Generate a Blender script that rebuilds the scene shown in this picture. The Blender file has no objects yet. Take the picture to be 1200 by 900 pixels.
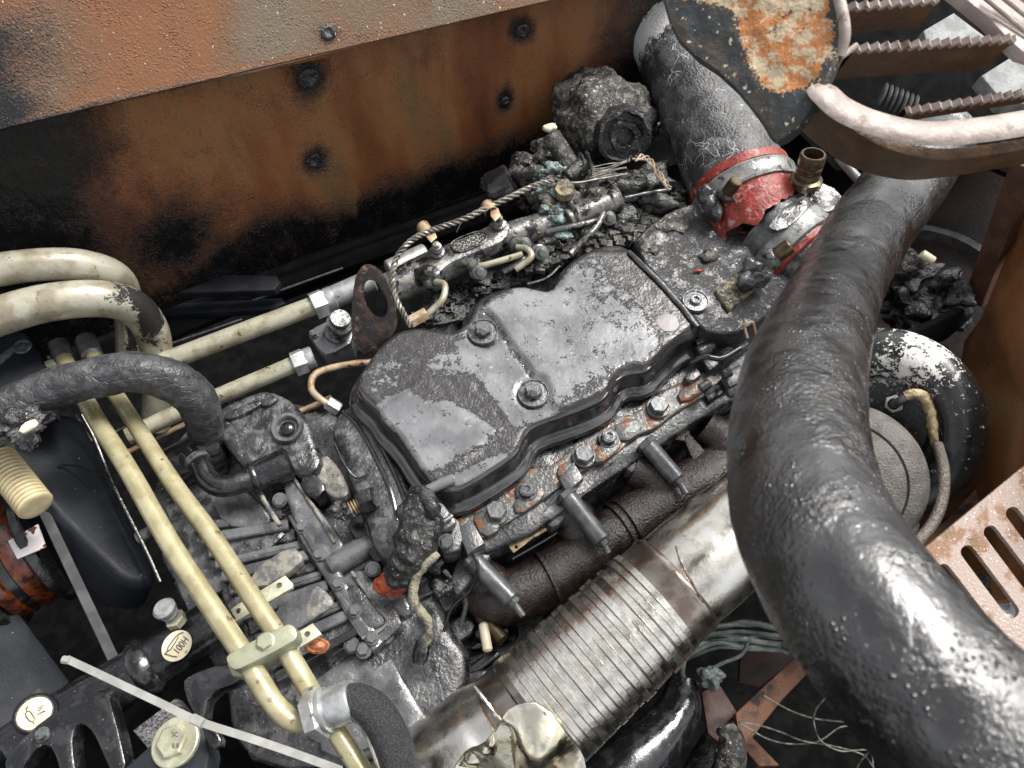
import bpy, bmesh, math, random
import numpy as np
from mathutils import Vector, Matrix, noise
from mathutils.geometry import delaunay_2d_cdt

# ---------------------------------------------------------------- camera, sky, sun
SC = bpy.context.scene
F = 905.0; CAMH = 0.78; TILT = math.radians(30)
cT, sT = math.cos(TILT), math.sin(TILT)
CAM = Vector((0, 0, CAMH))
cam = bpy.data.cameras.new("camera"); camo = bpy.data.objects.new("camera", cam)
SC.collection.objects.link(camo); camo.location = CAM; camo.rotation_euler = (TILT, 0, 0)
cam.sensor_width = 36; cam.lens = F / 1200 * 36; cam.clip_start = .02; cam.clip_end = 200
cam.dof.use_dof = True; cam.dof.focus_distance = .92; cam.dof.aperture_fstop = 12
SC.camera = camo
SUN_EL, SUN_AZ = math.radians(54), math.radians(50)      # azimuth from +Y towards +X
world = bpy.data.worlds.new("World"); SC.world = world; world.use_nodes = True
wn, wl = world.node_tree.nodes, world.node_tree.links
sky = wn.new('ShaderNodeTexSky'); sky.sky_type = 'NISHITA'; sky.sun_disc = False
sky.sun_elevation = SUN_EL; sky.sun_rotation = SUN_AZ; sky.dust_density = 4; sky.air_density = 1
hs = wn.new('ShaderNodeHueSaturation'); hs.inputs['Saturation'].default_value = .12
# broken overcast: soft brighter and darker cloud
tc = wn.new('ShaderNodeTexCoord'); cn = wn.new('ShaderNodeTexNoise'); cn.inputs['Scale'].default_value = 2.6; cn.inputs['Detail'].default_value = 5
mr = wn.new('ShaderNodeMapRange'); mr.inputs[1].default_value = .35; mr.inputs[2].default_value = .65
mr.inputs[3].default_value = .6; mr.inputs[4].default_value = 2.6
vm = wn.new('ShaderNodeVectorMath'); vm.operation = 'SCALE'
wl.new(tc.outputs['Generated'], cn.inputs['Vector']); wl.new(cn.outputs['Fac'], mr.inputs[0])
wl.new(sky.outputs[0], hs.inputs['Color']); wl.new(hs.outputs[0], vm.inputs[0]); wl.new(mr.outputs[0], vm.inputs['Scale'])
wl.new(vm.outputs[0], wn['Background'].inputs['Color']); wn['Background'].inputs['Strength'].default_value = .10
sun = bpy.data.lights.new("sun", 'SUN'); sun.energy = 3.2; sun.angle = math.radians(24); sun.color = (1, .96, .9)
suno = bpy.data.objects.new("sun", sun); SC.collection.objects.link(suno)
sd = Vector((math.sin(SUN_AZ) * math.cos(SUN_EL), math.cos(SUN_AZ) * math.cos(SUN_EL), math.sin(SUN_EL)))
suno.rotation_euler = sd.to_track_quat('Z', 'Y').to_euler(); suno.location = sd * 5
SC.view_settings.view_transform = 'Standard'; SC.view_settings.look = 'None'
SC.view_settings.exposure = .6; SC.view_settings.gamma = 1

# ---------------------------------------------------------------- geometry helpers
def ray(px, py):
    x = (px - 600) / F; y = (450 - py) / F
    return Vector((x, cT * y + sT, sT * y - cT))
def D(px, py, d): return CAM + ray(px, py) * d
def Z(px, py, z=0.): r = ray(px, py); return CAM + r * ((z - CAMH) / r.z)
def PXof(w):
    v = Vector(w) - CAM; d = v.y * sT - v.z * cT
    return (600 + F * v.x / d, 450 - F * (v.y * cT + v.z * sT) / d, d)
def dep(p): return PXof(p)[2]
class Plane:
    def __init__(s, O, n=(0, 0, 1)):
        s.O = Vector(O); s.n = Vector(n).normalized()
        a = Vector((1, 0, 0)) if abs(s.n.x) < .9 else Vector((0, 1, 0))
        s.ex = (a - s.n * a.dot(s.n)).normalized(); s.ey = s.n.cross(s.ex)
    def w3(s, px, py):
        r = ray(px, py); return CAM + r * ((s.O - CAM).dot(s.n) / r.dot(s.n))
    def at(s, px, py): v = s.w3(px, py) - s.O; return Vector((v.dot(s.ex), v.dot(s.ey)))
    def w(s, p, h=0.): return s.O + s.ex * p[0] + s.ey * p[1] + s.n * h
def PZ(z): return Plane((0, 0, z))
def plane3(a, b, c):
    n = (b - a).cross(c - a).normalized()
    if n.dot(CAM - a) < 0: n = -n
    return Plane(a, n)
def fbm(p, s, seed=0, o=4):
    q = Vector(p) * s + Vector((seed * 7.13, seed * 3.7, seed * 1.9)); a = 1; t = 0
    for _ in range(o): t += a * noise.noise(q); q = q * 2.03; a *= .5
    return t
def sstep(a, b, x): t = max(0, min(1, (x - a) / (b - a))); return t * t * (3 - 2 * t)

WL = {}
def thing(name, label, cat, loc, group=None):
    o = bpy.data.objects.new(name, None); o.empty_display_size = .02; SC.collection.objects.link(o)
    o.location = loc; WL[o.name] = Vector(loc); tag(o, label, cat, group); return o
def tag(o, label=None, cat=None, group=None, kind=None):
    if label: o['label'] = label
    if cat: o['category'] = cat
    if group: o['group'] = group
    if kind: o['kind'] = kind
    return o
def link(o, parent, wloc):
    SC.collection.objects.link(o)
    if parent is not None: o.parent = parent; o.location = wloc - WL[parent.name]
    else: o.location = wloc
    WL[o.name] = wloc.copy()
def mk(name, V, Fc, mat, parent=None, label=None, cat=None, group=None, kind=None, uv=None, angle=38, att=None, weld=False, base=None):
    V = [Vector(v) for v in V]
    c = base or (WL[parent.name] if parent is not None else sum(V, Vector()) / len(V))
    me = bpy.data.meshes.new(name); me.from_pydata([v - c for v in V], [], Fc)
    if att is not None:
        a = me.attributes.new('m', 'FLOAT', 'POINT'); a.data.foreach_set('value', att)
    if uv is not None:
        l = me.uv_layers.new(name='UV')
        li = np.zeros(len(me.loops), dtype=np.int32); me.loops.foreach_get('vertex_index', li)
        l.data.foreach_set('uv', np.array(uv, dtype=np.float32)[li].ravel())
    bm = bmesh.new(); bm.from_mesh(me)
    if weld: bmesh.ops.remove_doubles(bm, verts=bm.verts, dist=2e-6)
    bmesh.ops.recalc_face_normals(bm, faces=bm.faces); bm.to_mesh(me); bm.free()
    for p in me.polygons: p.use_smooth = True
    me.set_sharp_from_angle(angle=math.radians(angle))
    me.materials.append(mat)
    o = bpy.data.objects.new(name, me); link(o, parent, c); tag(o, label, cat, group, kind); return o
def sub(name, me, M, parent, mat=None):
    """an instance of mesh data with world matrix M (unscaled parent)"""
    o = bpy.data.objects.new(name, me); SC.collection.objects.link(o)
    WL[o.name] = M.translation.copy()
    if parent is not None:
        o.parent = parent; o.matrix_local = Matrix.Translation(-WL[parent.name]) @ M
    else: o.matrix_local = M
    return o
def frame(p, axis, roll=0., s=1.):
    z = Vector(axis).normalized(); q = z.to_track_quat('Z', 'Y').to_matrix().to_4x4()
    return Matrix.Translation(p) @ q @ Matrix.Rotation(roll, 4, 'Z') @ Matrix.Scale(s, 4)

def chaikin(P, k, closed=True):
    for _ in range(k):
        Q = []; n = len(P)
        for i in range(n if closed else n - 1):
            a, b = P[i], P[(i + 1) % n]
            Q += [a * .75 + b * .25, a * .25 + b * .75]
        if not closed: Q = [P[0]] + Q + [P[-1]]
        P = Q
    return P
def area2(P): return .5 * sum(P[i - 1].x * P[i].y - P[i].x * P[i - 1].y for i in range(len(P)))
def inset(P, d):
    n = len(P); R = []
    for i in range(n):
        a = (P[i] - P[i - 1]); b = (P[(i + 1) % n] - P[i])
        if a.length < 1e-9 or b.length < 1e-9: R.append(P[i].copy()); continue
        a.normalize(); b.normalize()
        na = Vector((-a.y, a.x)); nb = Vector((-b.y, b.x)); m = na + nb
        if m.length < 1e-6: m = na
        m.normalize(); k = max(.45, m.dot(na)); R.append(P[i] + m * (d / k))
    return R
def seglen(P, L):
    Q = []
    for i in range(len(P)):
        a, b = P[i], P[(i + 1) % len(P)]; n = max(1, int((b - a).length / L))
        Q += [a.lerp(b, k / n) for k in range(n)]
    return Q
def inpoly(X, Y, P):
    r = np.zeros(X.shape, bool); n = len(P)
    for i in range(n):
        x1, y1 = P[i - 1][0], P[i - 1][1]; x2, y2 = P[i][0], P[i][1]
        c = ((y1 > Y) != (y2 > Y)); 
        with np.errstate(divide='ignore', invalid='ignore'):
            r ^= c & (X < (x2 - x1) * (Y - y1) / (y2 - y1 + 1e-30) + x1)
    return r
def sdf(X, Y, P):
    """signed distance, negative inside"""
    d = np.full(X.shape, 1e9)
    for i in range(len(P)):
        ax, ay = P[i - 1][0], P[i - 1][1]; bx, by = P[i][0] - ax, P[i][1] - ay
        t = np.clip(((X - ax) * bx + (Y - ay) * by) / (bx * bx + by * by + 1e-30), 0, 1)
        d = np.minimum(d, np.hypot(X - ax - t * bx, Y - ay - t * by))
    return np.where(inpoly(X, Y, P), -d, d)
def cap(outer, holes=(), sp=None, seed=1):
    rng = random.Random(seed)
    vs = []; ed = []
    for L in [outer] + list(holes):
        k = len(vs); vs += [Vector((p.x, p.y)) for p in L]; ed += [(k + i, k + (i + 1) % len(L)) for i in range(len(L))]
    if sp:
        xs = [p.x for p in outer]; ys = [p.y for p in outer]
        gx = np.arange(min(xs), max(xs), sp); gy = np.arange(min(ys), max(ys), sp)
        if len(gx) and len(gy):
            X, Y = np.meshgrid(gx, gy); nr = np.random.RandomState(seed)
            X = X + nr.uniform(-.25, .25, X.shape) * sp; Y = Y + nr.uniform(-.25, .25, Y.shape) * sp
            ok = sdf(X, Y, outer) < -sp * .5
            for h in holes: ok &= sdf(X, Y, h) > sp * .5
            vs += [Vector((x, y)) for x, y in zip(X[ok], Y[ok])]
    v, e, f, _, _, _ = delaunay_2d_cdt(vs, ed, [], 0, 1e-7, False)
    C = np.array([[sum(v[i].x for i in t) / len(t), sum(v[i].y for i in t) / len(t)] for t in f])
    ok = inpoly(C[:, 0], C[:, 1], outer)
    for h in holes: ok &= ~inpoly(C[:, 0], C[:, 1], h)
    return v, [tuple(t) for t, k in zip(f, ok) if k]
def slab(name, pl, out, thick, mat, parent=None, bev=.002, rnd=0, holes=(), sp=None, hf=None, af=None, prof=None, rag=0., L=None, slots=None, **kw):
    """solid plate lying in plane pl (top face), outline in photo pixels; prof=[(outset, height), ...] from the cap down"""
    def ring(o, r):
        P = chaikin([pl.at(*p) for p in o], r)
        if area2(P) < 0: P = P[::-1]
        if L: P = seglen(P, L)
        return P
    if isinstance(pl, (int, float)): pl = PZ(pl)
    O = ring(out, rnd); H = [ring(h, 2) for h in holes]
    if rag:
        rr = random.Random(hash(name) % 99 if False else len(O)); O = [p + Vector((rr.uniform(-rag, rag), rr.uniform(-rag, rag))) for p in O]
    prof = prof or [(-bev, 0), (-bev * .35, -bev * .3), (0, -bev), (0, -thick)]
    V = []; Fc = []
    top = inset(O, -prof[0][0])
    v, f = cap(top, H, sp)
    V += [pl.w(p, prof[0][1]) for p in v]; Fc += f
    def strip(rings, hs, rev=False):
        k0 = len(V); n = len(rings[0])
        for R, h in zip(rings, hs): V.extend(pl.w(p, h) for p in R)
        for j in range(len(rings) - 1):
            for i in range(n):
                a = k0 + j * n + i; b = k0 + j * n + (i + 1) % n
                Fc.append((a, b, b + n, a + n))
    strip([inset(O, -p[0]) for p in prof], [p[1] for p in prof])
    for h in H: strip([h, h], [prof[0][1], -thick])
    # bottom
    k = len(V); v, f = cap(inset(O, -prof[-1][0]), H); V += [pl.w(p, prof[-1][1]) for p in v]; Fc += [tuple(k + i for i in t) for t in f]
    att = None
    if hf or af:
        P = np.array([PXof(q) for q in V])
        if hf:
            hh = hf(P[:, 0], P[:, 1], V); 
            V = [q + pl.n * float(h) for q, h in zip(V, hh)]
        if af: att = np.clip(af(P[:, 0], P[:, 1]), 0, 1).astype(np.float32)
    o = mk(name, V, Fc, mat, parent, att=att, weld=att is None, **kw)
    if slots:
        o.data.materials.append(MT['rimg']); oz = WL[o.name]
        for p in o.data.polygons:
            if (p.center + oz - pl.O).dot(pl.n) < -.0010: p.material_index = 1
    return o

def cr(P, k):
    """Catmull-Rom through points (tuples of Vector, radius)"""
    if len(P) < 3: 
        return [(P[0][0].lerp(P[-1][0], t / k), P[0][1] + (P[-1][1] - P[0][1]) * t / k) for t in range(k + 1)]
    R = []; n = len(P)
    for i in range(n - 1):
        p0 = P[i - 1] if i else (P[0][0] * 2 - P[1][0], P[0][1]); p1, p2 = P[i], P[i + 1]
        p3 = P[i + 2] if i + 2 < n else (P[-1][0] * 2 - P[-2][0], P[-1][1])
        for s in range(k):
            t = s / k; f = lambda a, b, c, d: .5 * (2 * b + (c - a) * t + (2 * a - 5 * b + 4 * c - d) * t * t + (3 * b - a - 3 * c + d) * t ** 3)
            R.append((f(p0[0], p1[0], p2[0], p3[0]), f(p0[1], p1[1], p2[1], p3[1])))
    R.append(P[-1]); return R
def tube(name, pts, r, mat, parent=None, n=18, k=8, nz=None, rf=None, caps=True, smooth=True, hollow=False, uvs=1., **kw):
    pts = [Vector(p) for p in pts]; rs = r if isinstance(r, (list, tuple)) else [r] * len(pts)
    C = cr(list(zip(pts, rs)), k) if smooth else list(zip(pts, rs))
    V = []; UV = []; Fc = []; s = 0; t0 = None; N = None
    for i, (p, rr) in enumerate(C):
        t = (C[min(i + 1, len(C) - 1)][0] - C[max(i - 1, 0)][0]).normalized()
        if N is None:
            a = Vector((0, 0, 1)) if abs(t.z) < .9 else Vector((1, 0, 0)); N = (a - t * a.dot(t)).normalized()
        else: N = (N - t * N.dot(t)).normalized()
        B = t.cross(N)
        if i: s += (p - C[i - 1][0]).length
        for j in range(n):
            th = 2 * math.pi * j / n; d = N * math.cos(th) + B * math.sin(th); q = rr
            if rf: q *= rf(s, th)
            if nz: q += nz[0] * fbm(p + d * rr, nz[1], nz[2] if len(nz) > 2 else 0)
            V.append(p + d * q); UV.append((th * rr, s))
    m = len(C)
    for i in range(m - 1):
        for j in range(n): a = i * n + j; b = i * n + (j + 1) % n; Fc.append((a, b, b + n, a + n))
    if caps:
        if hollow:
            for e, sg in ((0, 1), (m - 1, -1)):
                k0 = len(V); c = C[e][0]; tt = (C[min(e + 1, m - 1)][0] - C[max(e - 1, 0)][0]).normalized() * sg
                ring0 = [V[e * n + j] for j in range(n)]
                V += [c + (q - c) * .82 for q in ring0]; V += [c + (q - c) * .8 + tt * C[e][1] * 1.2 for q in ring0]; UV += [(0, 0)] * (2 * n)
                for j in range(n):
                    j2 = (j + 1) % n; Fc += [(e * n + j, e * n + j2, k0 + j2, k0 + j), (k0 + j, k0 + j2, k0 + n + j2, k0 + n + j)]
                Fc.append(tuple(k0 + n + j for j in range(n)))
        else: Fc += [tuple(range(n)), tuple(range((m - 1) * n, m * n))]
    return mk(name, V, Fc, mat, parent, uv=UV, **kw)
def lathe(name, p, axis, prof, mat, parent=None, n=32, nz=None, sq=None, **kw):
    M = frame(p, axis); V = []; UV = []; Fc = []
    for (r, z) in prof:
        for j in range(n):
            th = 2 * math.pi * j / n; x, y = r * math.cos(th), r * math.sin(th)
            if sq: x *= sq[0]; y *= sq[1]
            q = M @ Vector((x, y, z))
            if nz: q += noise.noise_vector(q * nz[1]) * nz[0]
            V.append(q); UV.append((th * max(r, .001), z))
    m = len(prof)
    for i in range(m - 1):
        for j in range(n): a = i * n + j; b = i * n + (j + 1) % n; Fc.append((a, b, b + n, a + n))
    if prof[0][0] > 1e-5: Fc.append(tuple(range(n)))
    if prof[-1][0] > 1e-5: Fc.append(tuple(range((m - 1) * n, m * n)))
    return mk(name, V, Fc, mat, parent, uv=UV, weld=False, **kw)
def cyl(name, a, b, r, mat, parent=None, n=24, bev=.001, r2=None, **kw):
    a, b = Vector(a), Vector(b); h = (b - a).length; r2 = r2 or r; e = min(bev, r * .4, r2 * .4)
    return lathe(name, a, b - a, [(1e-6, 0), (r - e, 0), (r, e), (r2, h - e), (r2 - e, h), (1e-6, h)], mat, parent, n=n, **kw)
def blob(name, c, rad, mat, parent=None, amp=.3, sc=40, seed=0, sub_=4, ridge=False, **kw):
    bm = bmesh.new(); bmesh.ops.create_icosphere(bm, subdivisions=sub_, radius=1); c = Vector(c); V = []
    for v in bm.verts:
        q = Vector((v.co.x * rad[0], v.co.y * rad[1], v.co.z * rad[2])); f = fbm(c + q, sc, seed, 5)
        if ridge: f = .5 - abs(f) * 1.6
        V.append(c + q * (1 + amp * f))
    Fc = [tuple(v.index for v in f.verts) for f in bm.faces]; bm.free()
    return mk(name, V, Fc, mat, parent, angle=60, **kw)
MESH = {}
def nut_mesh(key, r, h, wr=0, wh=.0015, allen=False, dish=False, hexa=True, mat=None):
    if key in MESH: return MESH[key]
    V = []; Fc = []
    def rings(prof, n, rot=0):
        k = len(V)
        for (q, z) in prof: V.extend(Vector((q * math.cos(2 * math.pi * (j + rot) / n), q * math.sin(2 * math.pi * (j + rot) / n), z)) for j in range(n))
        for i in range(len(prof) - 1):
            for j in range(n): a = k + i * n + j; b = k + i * n + (j + 1) % n; Fc.append((a, b, b + n, a + n))
        Fc.append(tuple(k + (len(prof) - 1) * n + j for j in range(n)))
    z0 = 0
    if wr:
        if dish: rings([(wr, -.002), (wr, wh), (wr * .97, wh * 1.6), (wr * .9, wh * 1.6), (wr * .84, wh * .6), (r * 1.25, wh * .8), (r * 1.2, wh * 1.5), (.0002, wh * 1.5)], 36)
        else: rings([(wr, -.002), (wr, wh * .7), (wr * .95, wh), (.0002, wh)], 30)
        z0 = wh
    if hexa:
        k = len(V); n = 6; R = r / .866
        rings([(R, z0 - .001), (R, z0 + h * .8), (R * .88, z0 + h), (.0002, z0 + h)], 6)
    else: rings([(r, z0 - .001), (r, z0 + h * .85), (r * .88, z0 + h), (r * .55, z0 + h), (r * .52, z0 + h * .4), (.0002, z0 + h * .4)], 24)
    if allen: rings([(r * .78, z0 + h * .9), (r * .78, z0 + h * 1.12), (r * .62, z0 + h * 1.15), (r * .45, z0 + h * 1.12), (r * .42, z0 + h * .8), (.0002, z0 + h * .8)], 18)
    me = bpy.data.meshes.new(key); me.from_pydata(V, [], Fc); bm = bmesh.new(); bm.from_mesh(me)
    bmesh.ops.recalc_face_normals(bm, faces=bm.faces); bm.to_mesh(me); bm.free()
    for p in me.polygons: p.use_smooth = True
    me.set_sharp_from_angle(angle=math.radians(32)); me.materials.append(mat); MESH[key] = me; return me
RB = random.Random(5)
def bolt(p, mesh, parent, axis=(0, 0, 1), s=1., name='bolt'):
    return sub(name, mesh, frame(p, axis, RB.uniform(0, 1), s), parent)
def polybox(name, a, b, w, h, mat, parent=None, up=(0, 0, 1), bev=.001, **kw):
    """a bar from a to b, w wide, h high"""
    a, b = Vector(a), Vector(b); t = (b - a).normalized(); u = Vector(up); u = (u - t * u.dot(t)).normalized(); s = t.cross(u)
    V = []; e = min(bev, w * .3, h * .3); pr = [(-w / 2 + e, -h / 2), (w / 2 - e, -h / 2), (w / 2, -h / 2 + e), (w / 2, h / 2 - e), (w / 2 - e, h / 2), (-w / 2 + e, h / 2), (-w / 2, h / 2 - e), (-w / 2, -h / 2 + e)]
    L = (b - a).length; n = 8
    for q in (a, b): V += [q + s * x + u * y for x, y in pr]
    Fc = [(i, (i + 1) % n, n + (i + 1) % n, n + i) for i in range(n)] + [tuple(range(n)), tuple(range(n, 2 * n))]
    return mk(name, V, Fc, mat, parent, **kw)

# ---------------------------------------------------------------- materials
def mat(name, c1, c2=None, n12=(30, .45, .6), c3=None, n3=(12, .5, .6), rough=(.35, .6), rs=40, metal=0, bump=.3, bs=150, bump2=0, bs2=25,
        ior=1.5, attr=None, ar=.6, speck=None, spk=(500, .72), stretch=None, uv=False, coat=0, drops=0, dsc=400, crack=0, csc=60, ramp=None, zone=None, tint=False):
    m = bpy.data.materials.new(name); m.use_nodes = True; N = m.node_tree.nodes; Lk = m.node_tree.links; b = N['Principled BSDF']
    tc = N.new('ShaderNodeTexCoord'); co = tc.outputs['UV' if uv else 'Object']
    if stretch:
        mp = N.new('ShaderNodeMapping'); mp.inputs['Scale'].default_value = stretch; Lk.new(co, mp.inputs['Vector']); co2 = mp.outputs[0]
    else: co2 = co
    def nz(s, d=6, v=co, r=.55):
        n = N.new('ShaderNodeTexNoise'); n.inputs['Scale'].default_value = s; n.inputs['Detail'].default_value = d; n.inputs['Roughness'].default_value = r
        Lk.new(v, n.inputs['Vector']); return n.outputs['Fac']
    def rng(f, a, c, lo=0, hi=1):
        n = N.new('ShaderNodeMapRange'); n.interpolation_type = 'SMOOTHSTEP'; n.inputs[1].default_value = a; n.inputs[2].default_value = c; n.inputs[3].default_value = lo; n.inputs[4].default_value = hi
        Lk.new(f, n.inputs[0]); return n.outputs[0]
    def mix(f, a, c):
        n = N.new('ShaderNodeMix'); n.data_type = 'RGBA'; Lk.new(f, n.inputs['Factor'])
        for s, x in ((n.inputs[6], a), (n.inputs[7], c)):
            if isinstance(x, tuple): s.default_value = (*x, 1)
            else: Lk.new(x, s)
        return n.outputs[2]
    def mth(op, a, c):
        n = N.new('ShaderNodeMath'); n.operation = op
        for s, x in ((n.inputs[0], a), (n.inputs[1], c)):
            if isinstance(x, (int, float)): s.default_value = x
            else: Lk.new(x, s)
        return n.outputs[0]
    col = c1; big = nz(n12[0], v=co2)
    if tint:
        at_ = N.new('ShaderNodeAttribute'); at_.attribute_name = 'g'; big = mth('ADD', mth('ADD', mth('MULTIPLY', big, .55), .225), at_.outputs['Fac'])
    if ramp:
        cr_ = N.new('ShaderNodeValToRGB'); Lk.new(big, cr_.inputs[0]); el = cr_.color_ramp.elements
        while len(el) < len(ramp): el.new(.5)
        for e, (p, c) in zip(el, ramp): e.position = p; e.color = (*c, 1)
        col = cr_.outputs[0]
    elif c2: col = mix(rng(big, n12[1], n12[2]), c1, c2)
    if c3: col = mix(rng(nz(n3[0], 8, co2, .65), n3[1], n3[2]), col, c3)
    rn = nz(rs, 5); ro = rng(rn, .3, .7, rough[0], rough[1])
    hgt = mth('MULTIPLY', nz(bs, 4), bump)
    if bump2: hgt = mth('ADD', hgt, mth('MULTIPLY', nz(bs2, 6), bump2))
    if zone: hgt = mth('MULTIPLY', hgt, rng(nz(zone[0], 3), .42, .58, zone[1], 1))
    if speck:
        sf = rng(nz(spk[0], 3), spk[1], spk[1] + .04); col = mix(sf, col, speck); hgt = mth('ADD', hgt, mth('MULTIPLY', sf, .15))
    if crack:
        w = N.new('ShaderNodeVectorMath'); w.operation = 'ADD'; nn = N.new('ShaderNodeTexNoise'); nn.inputs['Scale'].default_value = csc * .8; Lk.new(co, nn.inputs['Vector'])
        sc_ = N.new('ShaderNodeVectorMath'); sc_.operation = 'SCALE'; sc_.inputs['Scale'].default_value = .9 / csc; Lk.new(nn.outputs['Color'], sc_.inputs[0]); Lk.new(co, w.inputs[0]); Lk.new(sc_.outputs[0], w.inputs[1])
        vo = N.new('ShaderNodeTexVoronoi'); vo.feature = 'DISTANCE_TO_EDGE'; vo.inputs['Scale'].default_value = csc; Lk.new(w.outputs[0], vo.inputs['Vector'])
        ed = rng(vo.outputs['Distance'], 0, .05, 0, 1); hgt = mth('ADD', hgt, mth('MULTIPLY', ed, abs(crack)))
        if crack < 0:
            g = mth('MULTIPLY', rng(vo.outputs['Distance'], 0, .035, 1, 0), rng(nz(csc * .35, 2), .5, .6)); col = mix(g, col, (.45, .45, .44))
    if drops:
        vo = N.new('ShaderNodeTexVoronoi'); vo.inputs['Scale'].default_value = dsc; Lk.new(co, vo.inputs['Vector'])
        dm = mth('MULTIPLY', rng(vo.outputs['Distance'], .1, .38, 1, 0), rng(nz(dsc * .12, 3), .48, .6)); hgt = mth('ADD', hgt, mth('MULTIPLY', dm, drops))
        ro = mth('SUBTRACT', ro, mth('MULTIPLY', dm, .25))
    if attr:
        a = N.new('ShaderNodeAttribute'); a.attribute_name = 'm'
        nn = mth('ADD', mth('MULTIPLY', nz(attr[2] if len(attr) > 2 else 60, 8, co, .75), attr[3] if len(attr) > 3 else 2.4), mth('MULTIPLY', nz(420, 4, co, .6), 1.2))
        f = mth('ADD', a.outputs['Fac'], mth('SUBTRACT', nn, .6 + .5 * (attr[3] if len(attr) > 3 else 2.4))); f = rng(f, .5 - attr[1], .5 + attr[1])
        ac = mix(rng(nz(75, 6, co, .7), .46, .54), attr[0], attr[4]) if len(attr) > 4 else attr[0]
        col = mix(f, col, ac); 
        hgt = mth('ADD', hgt, mth('MULTIPLY', f, mth('ADD', .3, mth('MULTIPLY', nz(110, 5, co2) if stretch else nz(300, 4), 2.2 if stretch else .35))))
        n_ = N.new('ShaderNodeMix'); n_.data_type = 'FLOAT'; Lk.new(f, n_.inputs[0]); Lk.new(ro, n_.inputs[2]); n_.inputs[3].default_value = ar; ro = n_.outputs[0]
    bp = N.new('ShaderNodeBump'); bp.inputs['Strength'].default_value = 1; bp.inputs['Distance'].default_value = .0018; Lk.new(hgt, bp.inputs['Height'])
    Lk.new(bp.outputs[0], b.inputs['Normal'])
    if isinstance(col, tuple): b.inputs['Base Color'].default_value = (*col, 1)
    else: Lk.new(col, b.inputs['Base Color'])
    Lk.new(ro, b.inputs['Roughness']); b.inputs['Metallic'].default_value = metal; b.inputs['IOR'].default_value = ior
    b.inputs['Coat Weight'].default_value = coat; b.inputs['Coat Roughness'].default_value = .12
    return m
K = (.012, .012, .013)
MT = {}
MT['void'] = mat('gap_shade_black', (.003, .003, .0035), (.006, .006, .006), rough=(.8, .95), bump=.05, ior=1.15)  # near black colour stands in for deep shade in gaps and openings
MT['gloss'] = mat('wet_black_paint', (.007, .0075, .0085), (.022, .022, .024), (70, .52, .6), rough=(.10, .3), rs=60, bump=.2, bs=200, bump2=.2, bs2=60, ior=1.65, speck=(.22, .22, .21), spk=(380, .69))
MT['satin'] = mat('satin_black_plastic', (.009, .011, .015), (.02, .023, .028), (14, .45, .65), c3=(.05, .045, .035), n3=(22, .64, .74), rough=(.35, .6), rs=18, bump=.12, bs=300, bump2=.1, bs2=30, speck=(.35, .35, .33), spk=(190, .735), ior=1.28)
MT['cover'] = mat('grey_film_with_sheen', (.11, .113, .12), (.20, .205, .215), (22, .38, .62), c3=(.31, .31, .31), n3=(110, .60, .70), rough=(.16, .36), rs=35, bump=.22, bs=160, bump2=.12, bs2=60, ior=1.6, attr=((.024, .0215, .023), .2, 75, 2.6), ar=.30, speck=(.55, .55, .55), spk=(300, .71))  # grey film; its pale tone also stands in for sky reflection
MT['plate'] = mat('sooty_manifold_plate', (.085, .087, .092), (.045, .045, .047), (55, .42, .6), rough=(.2, .42), bump=.4, bs=200, ior=1.65, attr=((.014, .014, .015), .3, 60, 2.2), ar=.34, speck=(.42, .40, .34), spk=(280, .685))
MT['cast'] = mat('sooty_cast_iron', (.030, .030, .033), (.095, .095, .098), (55, .45, .60), c3=(.009, .009, .009), n3=(38, .50, .60), rough=(.12, .4), rs=60, bump=.5, bs=260, bump2=.3, bs2=100, ior=1.7, speck=(.40, .40, .37), spk=(280, .69))
MT['cast2'] = mat('wet_grey_cast_iron', (.105, .108, .115), (.05, .05, .053), (40, .42, .62), c3=(.30, .29, .27), n3=(110, .65, .70), rough=(.10, .34), rs=50, bump=.35, bs=260, bump2=.15, bs2=90, ior=1.75)
MT['pad'] = mat('ash_stained_pad', (.22, .205, .175), (.10, .099, .098), (70, .45, .60), c3=(.03, .03, .03), n3=(100, .60, .68), rough=(.25, .5), bump=.6, bs=260, bump2=.3, bs2=120)
MT['yellow'] = mat('yellow_passivated_steel', (.42, .385, .24), (.30, .265, .15), (40, .4, .62), c3=(.13, .10, .06), n3=(70, .60, .68), rough=(.22, .4), rs=80, bump=.15, bs=300, metal=.25, speck=(.7, .68, .6), spk=(240, .72))
MT['cream'] = mat('scorched_cream_pipe', (.36, .345, .28), (.23, .205, .145), (26, .42, .60), c3=(.09, .065, .045), n3=(48, .60, .70), rough=(.2, .42), bump=.15, bs=260, metal=.15, speck=(.08, .05, .035), spk=(260, .69), attr=((.012, .011, .011), .06, 60, 2.6))
MT['zinc'] = mat('zinc_plated_steel', (.5, .52, .53), (.34, .34, .33), (60, .4, .6), c3=(.1, .09, .07), n3=(80, .62, .66), rough=(.25, .45), bump=.15, bs=250, metal=.6)
MT['zyel'] = mat('yellow_zinc_steel', (.62, .6, .44), (.45, .44, .33), (60, .4, .6), rough=(.25, .4), bump=.15, bs=250, metal=.5)
MT['clampg'] = mat('green_tinted_clamp', (.36, .37, .26), (.27, .28, .21), (40, .4, .6), c3=(.12, .12, .09), n3=(90, .62, .68), rough=(.3, .5), bump=.15, bs=250, metal=.4)
MT['steel'] = mat('heat_tinted_steel', (.72, .68, .60), (.80, .78, .73), (40, .4, .6), c3=(.34, .27, .22), n3=(22, .58, .72), rough=(.18, .34), bump=.12, bs=200, metal=1, speck=(.3, .25, .2), spk=(300, .71))
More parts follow.
